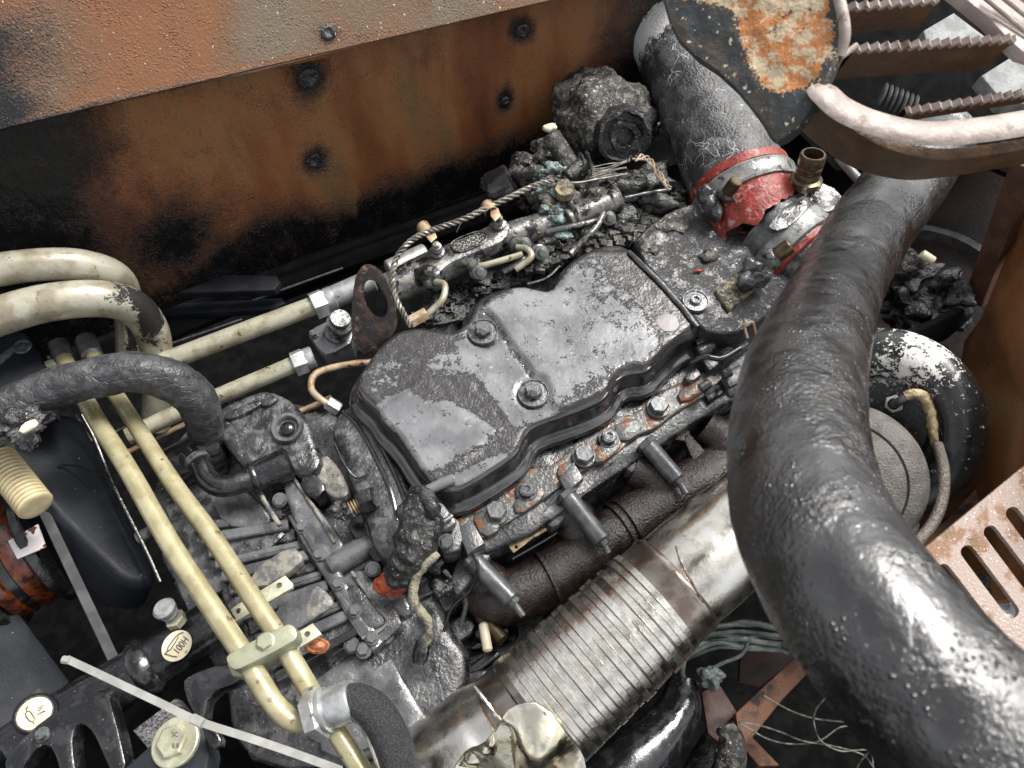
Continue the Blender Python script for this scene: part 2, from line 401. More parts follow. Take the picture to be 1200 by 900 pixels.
MT['flex'] = mat('flex_band_steel', (.88, .85, .78), (.74, .71, .64), (180, .4, .6), rough=(.2, .36), bump=.22, bs=180, metal=1, speck=(.4, .36, .3), spk=(300, .70))
MT['band'] = mat('brown_tinted_steel', (.26, .20, .17), (.38, .33, .29), (50, .4, .6), rough=(.22, .38), bump=.12, bs=200, metal=.95)
MT['foil'] = mat('crumpled_scorched_foil', (.86, .78, .58), (.84, .80, .70), (45, .4, .6), c3=(.02, .018, .016), n3=(26, .60, .64), rough=(.16, .32), bump=.25, bs=140, metal=1, speck=(.35, .22, .08), spk=(240, .71))
MT['manif'] = mat('oily_brown_cast_iron', (.014, .008, .0065), (.03, .016, .012), (70, .45, .58), rough=(.2, .42), rs=60, bump=.8, bs=380, ior=1.7, drops=.25, dsc=600, speck=(.3, .22, .18), spk=(420, .72))
MT['rustf'] = mat('rusted_grey_flange', (.085, .085, .078), (.20, .075, .025), (48, .49, .54), c3=(.014, .013, .012), n3=(38, .53, .57), rough=(.12, .4), rs=60, bump=.5, bs=220, bump2=.3, bs2=90, ior=1.7, speck=(.6, .5, .36), spk=(260, .68))
MT['rust'] = mat('rusty_bracket', (.17, .075, .035), (.10, .042, .02), (50, .45, .58), c3=(.02, .014, .012), n3=(32, .55, .62), rough=(.5, .75), bump=.6, bs=300)
MT['rustc'] = mat('orange_rust_cap', (.45, .17, .07), (.2, .07, .03), (120, .45, .6), rough=(.3, .5), bump=.8, bs=200, bump2=1, bs2=100)
MT['boltd'] = mat('dark_bolt_steel', (.10, .105, .11), (.16, .16, .16), (80, .4, .6), rough=(.25, .45), bump=.3, bs=250, metal=.4, ior=1.7, speck=(.03, .02, .02), spk=(300, .68))
MT['bolts'] = mat('wet_bolt_steel', (.13, .135, .14), (.05, .05, .05), (120, .48, .58), rough=(.18, .35), bump=.3, bs=300, metal=.4)
MT['boltb'] = mat('bronze_bolt', (.12, .09, .055), (.07, .05, .03), (80, .4, .6), rough=(.3, .45), bump=.2, bs=250, metal=.7)
MT['rubber'] = mat('cracked_black_rubber', (.024, .025, .028), (.05, .051, .055), (60, .45, .56), rough=(.35, .6), bump=.9, bs=180, bump2=.8, bs2=80, crack=.25, csc=70, ior=1.55)
MT['hose'] = mat('sooty_hose', (.009, .009, .0095), (.022, .022, .024), (30, .47, .58), rough=(.18, .34), rs=30, bump=.8, bs=400, bump2=.4, bs2=130, ior=1.95, speck=(.45, .44, .42), spk=(320, .72), drops=.35, dsc=330, zone=(20, .3))
MT['intake'] = mat('ashed_intake_rubber', (.035, .036, .038), (.09, .091, .095), (40, .45, .58), rough=(.3, .5), bump=1.1, bs=300, bump2=.3, bs2=120, crack=-.10, csc=55, ior=1.6, attr=((.72, .71, .69), .08, 60, 3.), ar=.6)
MT['red'] = mat('red_silicone', (.27, .032, .02), (.18, .022, .016), (60, .4, .6), c3=(.42, .22, .19), n3=(70, .56, .64), rough=(.35, .55), bump=.8, bs=200, bump2=.8, bs2=80)
MT['oran'] = mat('orange_silicone', (.45, .09, .03), (.3, .05, .02), (60, .4, .6), rough=(.3, .5), bump=.6, bs=160)
MT['panel'] = mat('fire_rusted_panel', (.2, .08, .03), ramp=[(.30, (.10, .038, .018)), (.42, (.20, .072, .027)), (.5, (.26, .115, .046)), (.6, (.185, .11, .05)), (.70, (.19, .135, .07))], n12=(7, 0, 1), c3=(.10, .034, .015), n3=(12, .54, .72), stretch=(1.2, 1.2, .3),
                  rough=(.24, .42), bump=.35, bs=380, ior=1.5, attr=((.005, .006, .008), .5, 26, 1.3), ar=.25, drops=.4, dsc=320, speck=(.5, .42, .34), spk=(300, .73))
MT['flangep'] = mat('fire_rusted_flange', (.3, .12, .05), ramp=[(.3, (.13, .048, .02)), (.42, (.20, .086, .036)), (.5, (.165, .082, .042)), (.58, (.145, .098, .06)), (.68, (.15, .118, .085))], n12=(6, 0, 1), tint=True, c3=(.13, .065, .035), n3=(16, .58, .74), 
                  rough=(.3, .46), bump=.5, bs=340, ior=1.45, attr=((.009, .010, .012), .5, 26, 1.2), ar=.3, drops=.6, dsc=300, speck=(.65, .6, .5), spk=(260, .69))
MT['fender'] = mat('brown_rust_panel', (.22, .095, .035), ramp=[(.3, (.10, .042, .02)), (.48, (.24, .10, .04)), (.6, (.28, .14, .06)), (.72, (.22, .19, .14))], n12=(9, 0, 1), rough=(.4, .6), bump=.5, bs=320, drops=.3, dsc=260, ior=1.4)
MT['slot'] = mat('pink_rust_plate', (.34, .265, .23), (.22, .12, .065), (30, .50, .58), c3=(.15, .095, .05), n3=(26, .57, .64), rough=(.32, .55), bump=1.2, bs=360, speck=(.8, .74, .68), spk=(340, .65))
MT['step'] = mat('rusted_step_steel', (.085, .048, .026), (.12, .07, .03), (40, .45, .6), c3=(.17, .08, .03), n3=(34, .56, .64), rough=(.35, .6), bump=.5, bs=220)
MT['stepw'] = mat('worn_mauve_step_rim', (.27, .22, .195), (.37, .32, .29), (35, .42, .58), c3=(.13, .08, .055), n3=(40, .55, .66), rough=(.4, .6), bump=.4, bs=250)
MT['steprust'] = mat('flaking_orange_rust', (.03, .035, .037), (.055, .045, .036), (40, .5, .6), rough=(.35, .6), bump=.8, bs=200, attr=((.42, .17, .055), .07, 60, 3.6, (.50, .40, .27)), ar=.7, bump2=.4, bs2=90, speck=(.55, .45, .32), spk=(140, .64))
MT['ash'] = mat('charred_ash', (.028, .027, .026), (.12, .115, .10), (95, .5, .58), c3=(.5, .46, .38), n3=(170, .61, .64), rough=(.35, .65), bump=1.6, bs=300, bump2=1.2, bs2=130)
MT['char'] = mat('charred_black_lump', (.013, .013, .013), (.05, .049, .047), (80, .52, .6), rough=(.2, .5), bump=1.2, bs=260, bump2=1, bs2=120, ior=1.6, speck=(.42, .41, .38), spk=(240, .67))
MT['verd'] = mat('verdigris_ash', (.22, .31, .30), (.30, .30, .23), (90, .45, .6), c3=(.06, .06, .06), n3=(90, .48, .56), rough=(.5, .8), bump=1.2, bs=260, bump2=2, bs2=110)
MT['rail'] = mat('sooty_rail_steel', (.10, .103, .108), (.20, .19, .17), (60, .45, .57), c3=(.012, .012, .012), n3=(48, .52, .57), rough=(.18, .4), bump=.4, bs=240, bump2=.3, bs2=90, metal=.3, ior=1.6, speck=(.55, .53, .47), spk=(260, .68))
MT['tan'] = mat('tan_scorched_clip', (.45, .36, .25), (.3, .19, .1), (80, .4, .6), c3=(.05, .04, .03), n3=(70, .6, .65), rough=(.3, .5), bump=.2, bs=200, metal=.3)
MT['wire'] = mat('bare_burnt_wire', (.3, .28, .24), (.12, .11, .1), (90, .4, .6), rough=(.3, .5), bump=.2, metal=.4)
MT['cable'] = mat('greenish_burnt_cable', (.06, .075, .07), (.12, .14, .13), (60, .4, .6), rough=(.35, .6), bump=.6, bs=200)
MT['eye'] = mat('dark_rusted_eye', (.014, .010, .009), (.05, .026, .018), (70, .5, .58), c3=(.14, .10, .08), n3=(90, .6, .64), rough=(.3, .5), bump=.5, bs=260)
MT['turbo'] = mat('grey_cast_turbine', (.17, .16, .15), (.12, .11, .10), (60, .4, .6), rough=(.35, .55), bump=1.6, bs=480, speck=(.4, .38, .35), spk=(420, .66))
MT['duct'] = mat('black_duct_with_ash', (.009, .010, .011), (.02, .022, .024), (30, .4, .6), rough=(.2, .38), bump=.15, bs=200, ior=1.6, attr=((.75, .74, .71), .05, 110, 3.4), ar=.7)
MT['braid'] = mat('steel_braid', (.3, .27, .24), (.16, .14, .12), (400, .4, .6), rough=(.35, .5), bump=1.2, bs=500, metal=.5)
MT['tie'] = mat('grey_nylon_tie', (.30, .30, .285), (.24, .24, .22), (60, .4, .6), rough=(.35, .5), bump=.1)
MT['amber'] = mat('amber_wet_rubber', (.10, .022, .006), (.03, .008, .004), (90, .45, .58), rough=(.12, .25), bump=.3, bs=160, ior=1.6)
MT['label'] = mat('yellowed_sticker', (.72, .68, .52), (.66, .58, .40), (60, .4, .6), c3=(.35, .25, .12), n3=(150, .66, .7), rough=(.3, .45), bump=.08)
MT['ink'] = mat('sticker_ink', (.05, .045, .04), (.15, .12, .08), (200, .5, .6), rough=(.4, .5), bump=0)
MT['spring'] = mat('cream_ribbed_sleeve', (.6, .52, .32), (.5, .42, .25), (60, .4, .6), rough=(.3, .5), bump=.1)
MT['galv'] = mat('grey_granular_plate', (.24, .25, .25), (.16, .17, .17), (60, .4, .6), rough=(.5, .7), bump=.8, bs=300)
MT['ground'] = mat('sooty_asphalt', (.03, .03, .03), (.05, .05, .048), (3, .4, .6), rough=(.7, .9), bump=.5, bs=60)
MT['braidb'] = mat('black_braided_hose', (.014, .014, .016), (.05, .05, .055), (600, .45, .6), rough=(.35, .5), bump=1.3, bs=700)

MT['zincd'] = mat('scorched_grey_band', (.30, .305, .30), (.20, .20, .195), (60, .4, .6), c3=(.05, .05, .05), n3=(70, .56, .62), rough=(.25, .45), bump=.5, bs=220, metal=.3)

MT['cream2'] = mat('tan_steel_pipe', (.40, .385, .30), (.28, .25, .17), (50, .42, .62), c3=(.06, .05, .035), n3=(90, .63, .66), rough=(.2, .42), bump=.15, bs=260, metal=.25, speck=(.08, .05, .035), spk=(260, .68))

MT['rimg'] = mat('glossy_black_rim', (.02, .02, .022), (.04, .04, .042), (40, .45, .6), rough=(.10, .2), rs=40, bump=.05, bs=200, ior=1.9)
# ================================================================ setting
def quad(name, pts, m, **kw): return mk(name, pts, [(0, 1, 2, 3)], m, **kw)
quad('ground', [(-30, -30, -1.1), (30, -30, -1.1), (30, 30, -1.1), (-30, 30, -1.1)], MT['ground'], kind='structure')
U = MT['void']
def wallbox(name, a, b, z0, z1, t=.02):
    a, b = Vector(a), Vector(b); d = (b - a).normalized(); n = Vector((-d.y, d.x)) * t
    P = [a, b, b + n, a + n]; V = [Vector((p.x, p.y, z)) for z in (z0, z1) for p in P]
    mk(name, V, [(0, 1, 2, 3), (4, 5, 6, 7), (0, 1, 5, 4), (1, 2, 6, 5), (2, 3, 7, 6), (3, 0, 4, 7)], U, kind='structure')
wallbox('added_bay_wall', (-1.1, -.75), (-1.1, 1.7), -1.0, -.12)  # walls added around the bay to keep sky light out from below
wallbox('added_bay_wall', (1.25, -.75), (1.25, 1.7), -1.0, -.05)
wallbox('added_bay_wall', (-1.1, -.78), (1.25, -.78), -1.0, -.12)
wallbox('added_bay_wall', (-1.1, 1.72), (1.25, 1.72), -1.0, .1)
mk('added_bay_floor', [(-1.1, -.76, -.85), (1.24, -.76, -.85), (1.24, 1.7, -.85), (-1.1, 1.7, -.85)], [(0, 1, 2, 3)], U, kind='structure')  # black floor added so the gaps under the engine stay dark

# ================================================================ rusted bulkhead panel
A_, B_ = Z(300, 322, -.12), Z(640, 195, -.12)
PW = plane3(A_, B_, A_ + Vector((0, .05, .5)))            # nearly upright, leaning slightly away
tp = thing('bulkhead_panel', 'fire rusted orange and black sheet metal panel standing behind the engine', 'panel', A_)
def G(X, Y, cx, cy, rx, ry, ang=0):
    a = math.radians(ang); u = (X - cx) * math.cos(a) + (Y - cy) * math.sin(a); v = -(X - cx) * math.sin(a) + (Y - cy) * math.cos(a)
    return np.exp(-((u / rx) ** 2 + (v / ry) ** 2))
def S(a, b, x): t = np.clip((x - a) / (b - a), 0, 1); return t * t * (3 - 2 * t)
def soot_low(X, Y):
    m = 1 - S(60, 180, X + (Y - 200) * -.35 + 20 * np.sin(Y * .03))
    edge = 325 + (X - 300) * -.373
    m = np.maximum(m, S(-75, -28, Y - edge + 18 * np.sin(X * .025) * (X < 420)))
    m = np.maximum(m, 1.0 * G(X, Y, 200, 285, 75, 52, -15)); m = np.maximum(m, .9 * G(X, Y, 420, 275, 110, 18, -18))
    for cx, cy, rx, ry in ((362, 92, 20, 25), (368, 188, 14, 17), (612, 36, 13, 14), (592, 116, 9, 16)): m = np.maximum(m, 1.35 * G(X, Y, cx, cy, rx, ry, 15))
    m = np.maximum(m, S(640, 780, X + (Y - 60) * .35))
    return m
def topedge(x): return 152 - .213 * x + .00003 * x * x
low = [(-260, 195), (0, 143), (300, 84), (600, 8), (860, -60), (840, 115), (700, 172), (620, 203), (560, 225), (260, 337), (0, 440), (-260, 520)]
slab('lower_sheet', PW, low, .004, MT['panel'], tp, bev=.0005, sp=.008, af=soot_low, hf=lambda X, Y, V: np.array([(.0022 * noise.noise(Vector((x * .09, y * .02, 1))) + .0012 * noise.noise(Vector((x * .3, y * .12, 5)))) * sstep(150, 60, x) for x, y in zip(X, Y)]))
def soot_top(X, Y):
    m = (1 - S(15, 95, X + (Y - 130) * -.55)); m = np.maximum(m, .9 * G(X, Y, -20, 60, 90, 60))
    m = np.maximum(m, 1.3 * G(X, Y, 385, 38, 12, 13)); return m
q1, q2 = PW.w3(0, 150), PW.w3(700, -8)
o3 = PW.n * .05
PT = plane3(q1 + o3, q2 + o3, q1 + o3 + Vector((0, .55, .6)))
slab('upper_flange', PT, [(-300, 213), (0, 152), (380, 62), (700, -12), (1000, -85), (1000, -330), (-300, -200)], .004, MT['flangep'], tp, bev=.001, sp=.012, af=soot_top)
fo = [o for o in SC.objects if o.name.startswith('upper_flange')][0]; ga = fo.data.attributes.new('g', 'FLOAT', 'POINT'); gv = []
for v in fo.data.vertices:
    x, y, _ = PXof(v.co + WL[fo.name]); gv.append(-.07 + .22 * sstep(215, 300, x + (y - 60) * .3) - .16 * math.exp(-(((x - 392) / 26) ** 2 + ((y - 45) / 34) ** 2)) - .06 * math.exp(-((x - 470) / 30) ** 2) + .08 * math.exp(-((x - 60) / 30) ** 2) - .04 * sstep(30, 0, abs(y - (152 - .235 * x))))
ga.data.foreach_set('value', gv)
# return under the flange edge, near black for the shadow below it
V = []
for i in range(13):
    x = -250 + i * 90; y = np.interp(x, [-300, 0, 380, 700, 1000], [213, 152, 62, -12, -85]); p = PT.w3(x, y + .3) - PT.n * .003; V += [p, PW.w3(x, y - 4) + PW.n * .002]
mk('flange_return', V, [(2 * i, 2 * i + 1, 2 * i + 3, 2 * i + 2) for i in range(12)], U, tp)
plug = lambda: None
for i, (x, y, rx, pl) in enumerate(((362, 92, 11, PW), (368, 188, 9, PW), (612, 36, 8, PW), (592, 118, 6, PW), (385, 38, 7, PT))):
    p = pl.w3(x, y); lathe('melted_plug', p, pl.n, [(rx * .0012, -.001), (rx * .0012, .0015), (rx * .0008, .003), (rx * .0004, .0018), (1e-6, .0016)], MT['char'], tp, n=18, nz=(.0012, 200))
# ledge under the panel
tl = thing('bay_ledge', 'long black folded ledge with a highlight painted along its edge below the rusted panel', 'ledge', Z(430, 280, -.14))
e = [(-60, 470), (260, 333), (560, 224), (640, 196), (800, 135)]
tube('edge_bead', [Z(x, y, -.13) for x, y in e], .0035, mat('edge_highlight_grey', (.04, .04, .045), (.2, .2, .2), (140, .48, .6), rough=(.3, .5), bump=.8, bs=300), tl, n=8, k=10)  # pale grey in the colour paints the highlight on the folded edge
slab('ledge_top', -.15, [(-60, 478), (260, 338), (560, 230), (800, 140), (800, 190), (560, 262), (380, 322), (200, 395), (-60, 510)], .01, MT['void'], tl, bev=.001)
slab('ledge_front', -.17, [(310, 352), (400, 316), (560, 262), (660, 225), (664, 229), (560, 268), (400, 322), (312, 356)], .01, MT['gloss'], tl, bev=.001)
t = slab('black_strap', -.10, [(150, 322), (160, 318), (324, 322), (329, 330), (322, 340), (160, 345), (150, 341)], .012, MT['satin'], None, bev=.004)
tag(t, 'flat black strap bar lying under the rusted panel behind the cream pipes', 'bar')
t = slab('black_strap', -.14, [(150, 357), (330, 348), (335, 355), (322, 362), (150, 372)], .012, MT['satin'], None, bev=.004)
tag(t, 'lower black strap bar in shadow just under the first strap', 'bar')
for i, (a, b, lab) in enumerate((((296, 352, -.12), (402, 314, -.12), 'thin dark rod slanting beneath the panel ledge'), ((194, 405, -.14), (284, 374, -.14), 'thin dark rod in the gap above the upper long pipe'))):
    t = cyl('thin_rod', Z(*a), Z(*b), .0018, MT['boltd'], n=10); tag(t, lab, 'rod')

# ================================================================ engine block under everything
te = thing('engine_block', 'black oily engine block and cylinder head under the valve cover', 'engine', Z(640, 500, -.3))
slab('head_casting', -.052, [(420, 480), (470, 395), (560, 350), (700, 290), (860, 235), (1010, 215), (1060, 330), (960, 420), (850, 470), (720, 555), (590, 650), (520, 640), (470, 560)], .30, MT['cast'], te, bev=.004, rnd=1, sp=.012,
     hf=lambda X, Y, V: np.array([.006 * fbm(v, 30, 3) if v.z > -.08 else 0 for v in V]))
slab('bell_flange', -.045, [(398, 478), (420, 470), (450, 500), (478, 560), (492, 596), (484, 625), (470, 660), (440, 655), (425, 600), (405, 545), (385, 505)], .2, MT['cast'], te, bev=.008, rnd=2, sp=.008, hf=lambda X, Y, V: np.array([.002 * fbm(v, 40, 9) if v.z > -.05 else 0 for v in V]))
for dx in (0, 13): tube('bell_ridge', [Z(402 + dx, 482, -.046), Z(420 + dx, 500, -.044), Z(440 + dx, 535, -.043), Z(458 + dx, 575, -.043), Z(466 + dx, 610, -.045)], .0025, MT['rimg'], te, n=8)
slab('crankcase_side', -.16, [(400, 560), (560, 640), (640, 700), (620, 780), (560, 850), (480, 900), (400, 840)], .3, MT['cast'], te, bev=.004)
rr = random.Random(11)
for i in range(26):   # bosses, plugs and ribs low on the block side
    x, y = rr.uniform(500, 640), rr.uniform(670, 800)
    if (x - 500) * .75 + (y - 640) > 205 or (x - 500) * -.6 + (y - 660) < -30: continue
    z = rr.uniform(-.15, -.115); a = rr.uniform(.3, .8); w = rr.uniform(14, 40); h = rr.uniform(8, 16)
    dx, dy = math.cos(a), -math.sin(a)
    if i % 3: slab('casting_rib', z, [(x - dx * w - dy * h * .5, y - dy * w + dx * h * .5), (x + dx * w - dy * h * .5, y + dy * w + dx * h * .5), (x + dx * w + dy * h * .5, y + dy * w - dx * h * .5), (x - dx * w + dy * h * .5, y - dy * w - dx * h * .5)], .04, MT['gloss'], te, bev=.002, rnd=1)
    else: cyl('casting_boss', Z(x, y, z - .03), Z(x, y, z + .004), rr.uniform(.006, .012), MT['cast'], te, bev=.002)

# ================================================================ valve cover
tv = thing('valve_cover', 'large black and grey stamped valve cover lying diagonally across the middle', 'valve cover', Z(620, 430, -.04))
rim = [(497, 560), (467, 512), (448, 496), (438, 478), (419, 462), (414, 447), (433, 418), (455, 392), (479, 381), (512, 384), (532, 388), (548, 376), (556, 350), (583, 337), (612, 333), (641, 340), (650, 332), (658, 312), (690, 289), (727, 283), (752, 300), (800, 352), (822, 378), (818, 390), (800, 398), (781, 414), (760, 437), (738, 437), (723, 446), (715, 464), (690, 478), (655, 490), (633, 497), (617, 507), (609, 530), (590, 545), (545, 573), (520, 578)]
rimO = [Vector(p) for p in rim]
padA = [(567, 362), (570, 352), (588, 341), (612, 336), (643, 343), (656, 335), (664, 312), (692, 294), (735, 295), (816, 381), (800, 393), (779, 409), (757, 432), (735, 432), (719, 442), (711, 459), (690, 471), (655, 484), (648, 480), (640, 465)]
def cov_h(X, Y, V):
    z = np.array([v.z for v in V]); top = z > -.0012
    h = .0045 * S(3, -5, sdf(X, Y, padA))
    d = sdf(X, Y, [(569, 366), (571, 364), (640, 458), (637, 460)]); h -= .003 * S(3, 0, d)
    h -= .004 * S(5, 0, np.abs(sdf(X, Y, [(737, 296), (819, 384), (900, 384), (900, 200)]))) * 0
    for bx, by in ((566, 388), (625, 461)): r = np.hypot(X - bx, Y - by); h = np.where(r < 24, h * S(17, 24, r) - .0015 * S(24, 17, r), h)
    cr_ = cov_m(X, Y); n1 = np.array([noise.noise(v * 90) + .6 * noise.noise(v * 260) for v in V])
    h += .0006 * cr_ * n1 + .0006 * np.array([noise.noise(v * 25) for v in V])
    # shallow dent patch in front left
    h += .002 * S(4, -6, sdf(X, Y, [(438, 484), (480, 455), (585, 505), (540, 545), (497, 556)]))
    return np.where(top, h * S(0, -6, sdf(X, Y, rim)), 0)
def cov_m(X, Y):
    L = lambda P, w=7: S(-w, w, sdf(X, Y, P))
    g = L([(568, 360), (612, 336), (648, 343), (666, 318), (695, 305), (712, 315), (735, 345), (770, 392), (775, 405), (755, 425), (735, 428), (717, 437), (700, 455), (664, 468), (655, 482), (640, 465)])
    g = np.minimum(g, L([(532, 402), (549, 392), (576, 378), (634, 459), (655, 478), (648, 490), (604, 502), (597, 494), (566, 450), (540, 424)]))
    g = np.minimum(g, L([(440, 480), (455, 462), (478, 455), (500, 470), (530, 470), (587, 506), (570, 520), (520, 548), (497, 556)]))
    g = np.minimum(g, L([(530, 556), (590, 528), (600, 535), (545, 572), (505, 562)], 4))
    g = np.minimum(g, .25 + .75 * L([(500, 418), (560, 400), (560, 440), (505, 440)], 12)); g = np.minimum(g, .45 + .5 * L([(430, 425), (500, 400), (460, 460), (430, 460)], 15))
    sp = G(X, Y, 720, 330, 42, 45); g = np.maximum(g, .46 * sp)
    g = np.maximum(g, .74 * G(X, Y, 752, 330, 16, 60, -42)); g = np.maximum(g, .6 * G(X, Y, 700, 300, 40, 16)); g = np.maximum(g, .8 * G(X, Y, 700, 452, 40, 9, -28)); g = np.maximum(g, .6 * G(X, Y, 775, 340, 15, 50, -42))
    return .06 + .9 * np.clip(g, 0, 1)
slab('cover_shell', 0., rim, .05, MT['cover'], tv, rnd=2, sp=.0028, hf=cov_h, af=lambda X, Y: np.where(S(-4, 2, sdf(X, Y, rim)) > .5, 1.3, cov_m(X, Y)),
     slots=1, prof=[(-.008, 0), (-.005, -.0006), (-.002, -.0028), (-.0004, -.006), (0, -.011), (.0015, -.026), (.004, -.0305), (.010, -.0325), (.0125, -.034), (.0135, -.037), (.0125, -.045)], angle=60)
nm = nut_mesh('dish_bolt', .0085, .007, wr=.0185, dish=True, allen=False, mat=MT['bolts'])
for x, y in ((566, 389), (625, 461)): 
    bolt(Z(x, y, .0005), nm, tv)
    cyl('bolt_stud', Z(x, y, .006), Z(x, y, .0115), .0045, MT['bolts'], tv, n=14)
lathe('weld_spot', Z(783, 378, .0045), (0, 0, 1), [(.014, -.001), (.0135, .0004), (1e-6, .0008)], mat('purple_grey_paint_patch', (.21, .19, .2), (.28, .26, .27), rough=(.3, .5)), tv, n=11, nz=(.001, 150))

# intake plate behind the cover (right)
ti = thing('intake_manifold', 'sooty flat intake manifold plate right of the valve cover', 'intake manifold', Z(850, 330, -.04))
def im(X, Y): return .75 * np.ones(X.shape) - .5 * G(X, Y, 830, 270, 50, 30, -35) - .5 * G(X, Y, 870, 300, 30, 14, -30) - .4 * G(X, Y, 915, 330, 40, 22, -40) + .3 * G(X, Y, 775, 270, 30, 20)
slab('manifold_top', .003, [(738, 290), (760, 262), (800, 240), (850, 232), (960, 225), (1000, 250), (985, 300), (930, 345), (880, 385), (850, 392), (825, 388), (812, 372)], .05, MT['plate'], ti, bev=.003, rnd=1, sp=.004,
     hf=lambda X, Y, V: np.array([(.0022 * fbm(v, 70, 2, 4) + .0015 * noise.noise(v * 22)) if v.z > -.001 else 0 for v in V]), af=im)
tube('ridge_strip', [Z(x, y, .006) for x, y in ((737, 295), (780, 338), (818, 383))], .0035, MT['plate'], ti, n=10, nz=(.001, 120))
slab('corner_pad', .009, [(838, 340), (872, 312), (890, 334), (855, 364)], .012, mat('ash_crust_pad', (.22, .19, .12), (.05, .05, .045), (160, .42, .55), c3=(.4, .36, .25), n3=(220, .58, .66), rough=(.5, .7), bump=2, bs=300), ti, bev=.002, sp=.003, hf=lambda X, Y, V: np.array([.0015 * fbm(v, 200, 1) for v in V]))
bolt(Z(815, 353, .006), nut_mesh('dish_dark', .007, .004, wr=.0165, dish=True, hexa=False, mat=MT['cast2']), ti)
for i, (x, y, r) in enumerate(((762, 290, .016), (790, 262, .02), (830, 300, .012))): blob('ash_lump', Z(x, y, .004), (r, r * .8, .004), MT['ash'], ti, amp=.6, sc=90, seed=i, sub_=3)
for i, (x, y) in enumerate(((818, 317), (845, 268), (870, 272))): blob('silicone_scrap', Z(x, y, .007), (.007, .003, .002), MT['red'], ti, amp=.6, sc=150, seed=i, sub_=2)

# ================================================================ rusty exhaust-side flange with bolts
tf = thing('exhaust_flange', 'rusty wet flange strip with a row of bolts along the cover front edge', 'flange', Z(690, 540, -.06))
slab('flange_plate', -.046, [(528, 612), (556, 596), (568, 572), (598, 558), (628, 546), (650, 545), (676, 515), (702, 500), (720, 488), (748, 484), (764, 462), (796, 448), (832, 432), (852, 432), (846, 452), (815, 470), (790, 484), (772, 500), (742, 512), (722, 534), (692, 545), (664, 566), (632, 588), (606, 606), (578, 622), (552, 640)], .02, MT['rustf'], tf, bev=.0015, rnd=1, sp=.005,
     hf=lambda X, Y, V: np.array([.001 * fbm(v, 60, 4) if v.z > -.05 else 0 for v in V]))
for P in ([(552, 602), (572, 590), (590, 618), (566, 632)], [(650, 548), (668, 538), (680, 556), (660, 570)], [(716, 500), (742, 486), (756, 504), (730, 520)], [(600, 585), (632, 568), (640, 582), (606, 606)], [(692, 528), (724, 508), (730, 524), (700, 546)], [(792, 458), (828, 440), (836, 452), (800, 474)]):
    slab('raised_land', -.041, P, .01, MT['rustf'], tf, bev=.0015, rnd=1)
slab('bridge_tab', -.036, [(655, 560), (672, 541), (684, 560), (664, 577)], .012, MT['cast2'], tf, bev=.001)
hx = nut_mesh('hex_wet', .0105, .009, wr=.014, wh=.002, mat=MT['boltd']); al = nut_mesh('allen_wet', .0088, .006, wr=.0125, wh=.002, allen=True, hexa=False, mat=MT['bolts'])
for x, y in ((582, 601), (684, 535), (771, 478)): bolt(Z(x, y, -.042), hx, tf)
for x, y in ((617, 576), (713, 514)): bolt(Z(x, y, -.042), al, tf)
# grey clamp blocks and long studs
for k, (A, B, C_, P) in enumerate((((553, 655), (600, 703), (613, 722), [(528, 668), (548, 642), (566, 632), (578, 650), (560, 668), (546, 690), (532, 700)]),
                     ((664, 580), (706, 634), (713, 648), [(636, 612), (652, 588), (672, 566), (686, 584), (668, 602), (650, 620)]),
                     ((758, 520), (794, 562), (804, 578), [(730, 545), (742, 520), (762, 508), (774, 526), (756, 540), (742, 556)]))):
    slab('clamp_block', -.06, P, .025, MT['cast2'], tf, bev=.003, rnd=1)
    a, b, c = Z(*A, -.045), Z(*B, -.052), Z(*C_, -.056)
    cyl('spacer_sleeve', a, b, .0105, MT['boltd'], tf, n=24, bev=.0015); bolt(a.lerp(b, .03), nut_mesh('sleeve_head', .0115, .006, mat=MT['cast2']), tf, axis=a - b, name='sleeve_head')
    bolt(b, nut_mesh('stud_nut', .0058, .006, mat=MT['boltd']), tf, axis=b - a, name='stud_nut')
    tube('threaded_stud', [b, c], .0038, MT['boltd'], tf, n=10, smooth=False, k=1)
for k, (x, y) in enumerate(((597, 628), (606, 640), (700, 560))): tube('gasket_shim', [Z(x, y, -.062), Z(x + 34, y - 20, -.062)], .002, MT['tan'], tf, n=6)
slab('gasket_tab', -.062, [(596, 640), (622, 618), (628, 628), (602, 648)], .002, MT['tan'], tf, bev=.0004, holes=[[(602, 641), (606, 637), (609, 640), (605, 644)]])

# ================================================================ exhaust manifold
tm = thing('exhaust_manifold', 'dark brown oily cast exhaust manifold curving beneath the bolted flange', 'exhaust manifold', Z(680, 640, -.1))
zz = -.098
P = [(548, 690), (585, 702), (640, 682), (700, 640), (760, 600), (815, 566), (870, 530)]
tube('manifold_log', [Z(x, y, zz) for x, y in P], [.020, .030, .031, .032, .033, .034, .034], MT['manif'], tm, n=36, k=12, nz=(.0015, 30))
for q in ([(648, 596, -.075), (672, 606, -.083), (684, 640, zz)], [(740, 548, -.075), (768, 562, -.083), (776, 596, zz)], [(545, 668, -.075), (566, 680, -.09), (590, 700, zz)], [(825, 500, -.075), (845, 515, -.08), (850, 545, zz)]):
    tube('port_branch', [Z(*p) for p in q], [.021, .025, .027], MT['manif'], tm, n=28, k=10, nz=(.0012, 30))
for x, y, dx, dy in ((733, 618, 1, -.62), (725, 623, 1, -.62), (640, 682, 1, -.5)):
    p = Z(x, y, zz); q = Z(x + dx * 9, y + dy * 9, zz); lathe('joint_ring', p, q - p, [(.030, -.001), (.0355, .001), (.0355, .005), (.030, .007)], MT['manif'], tm, n=36)
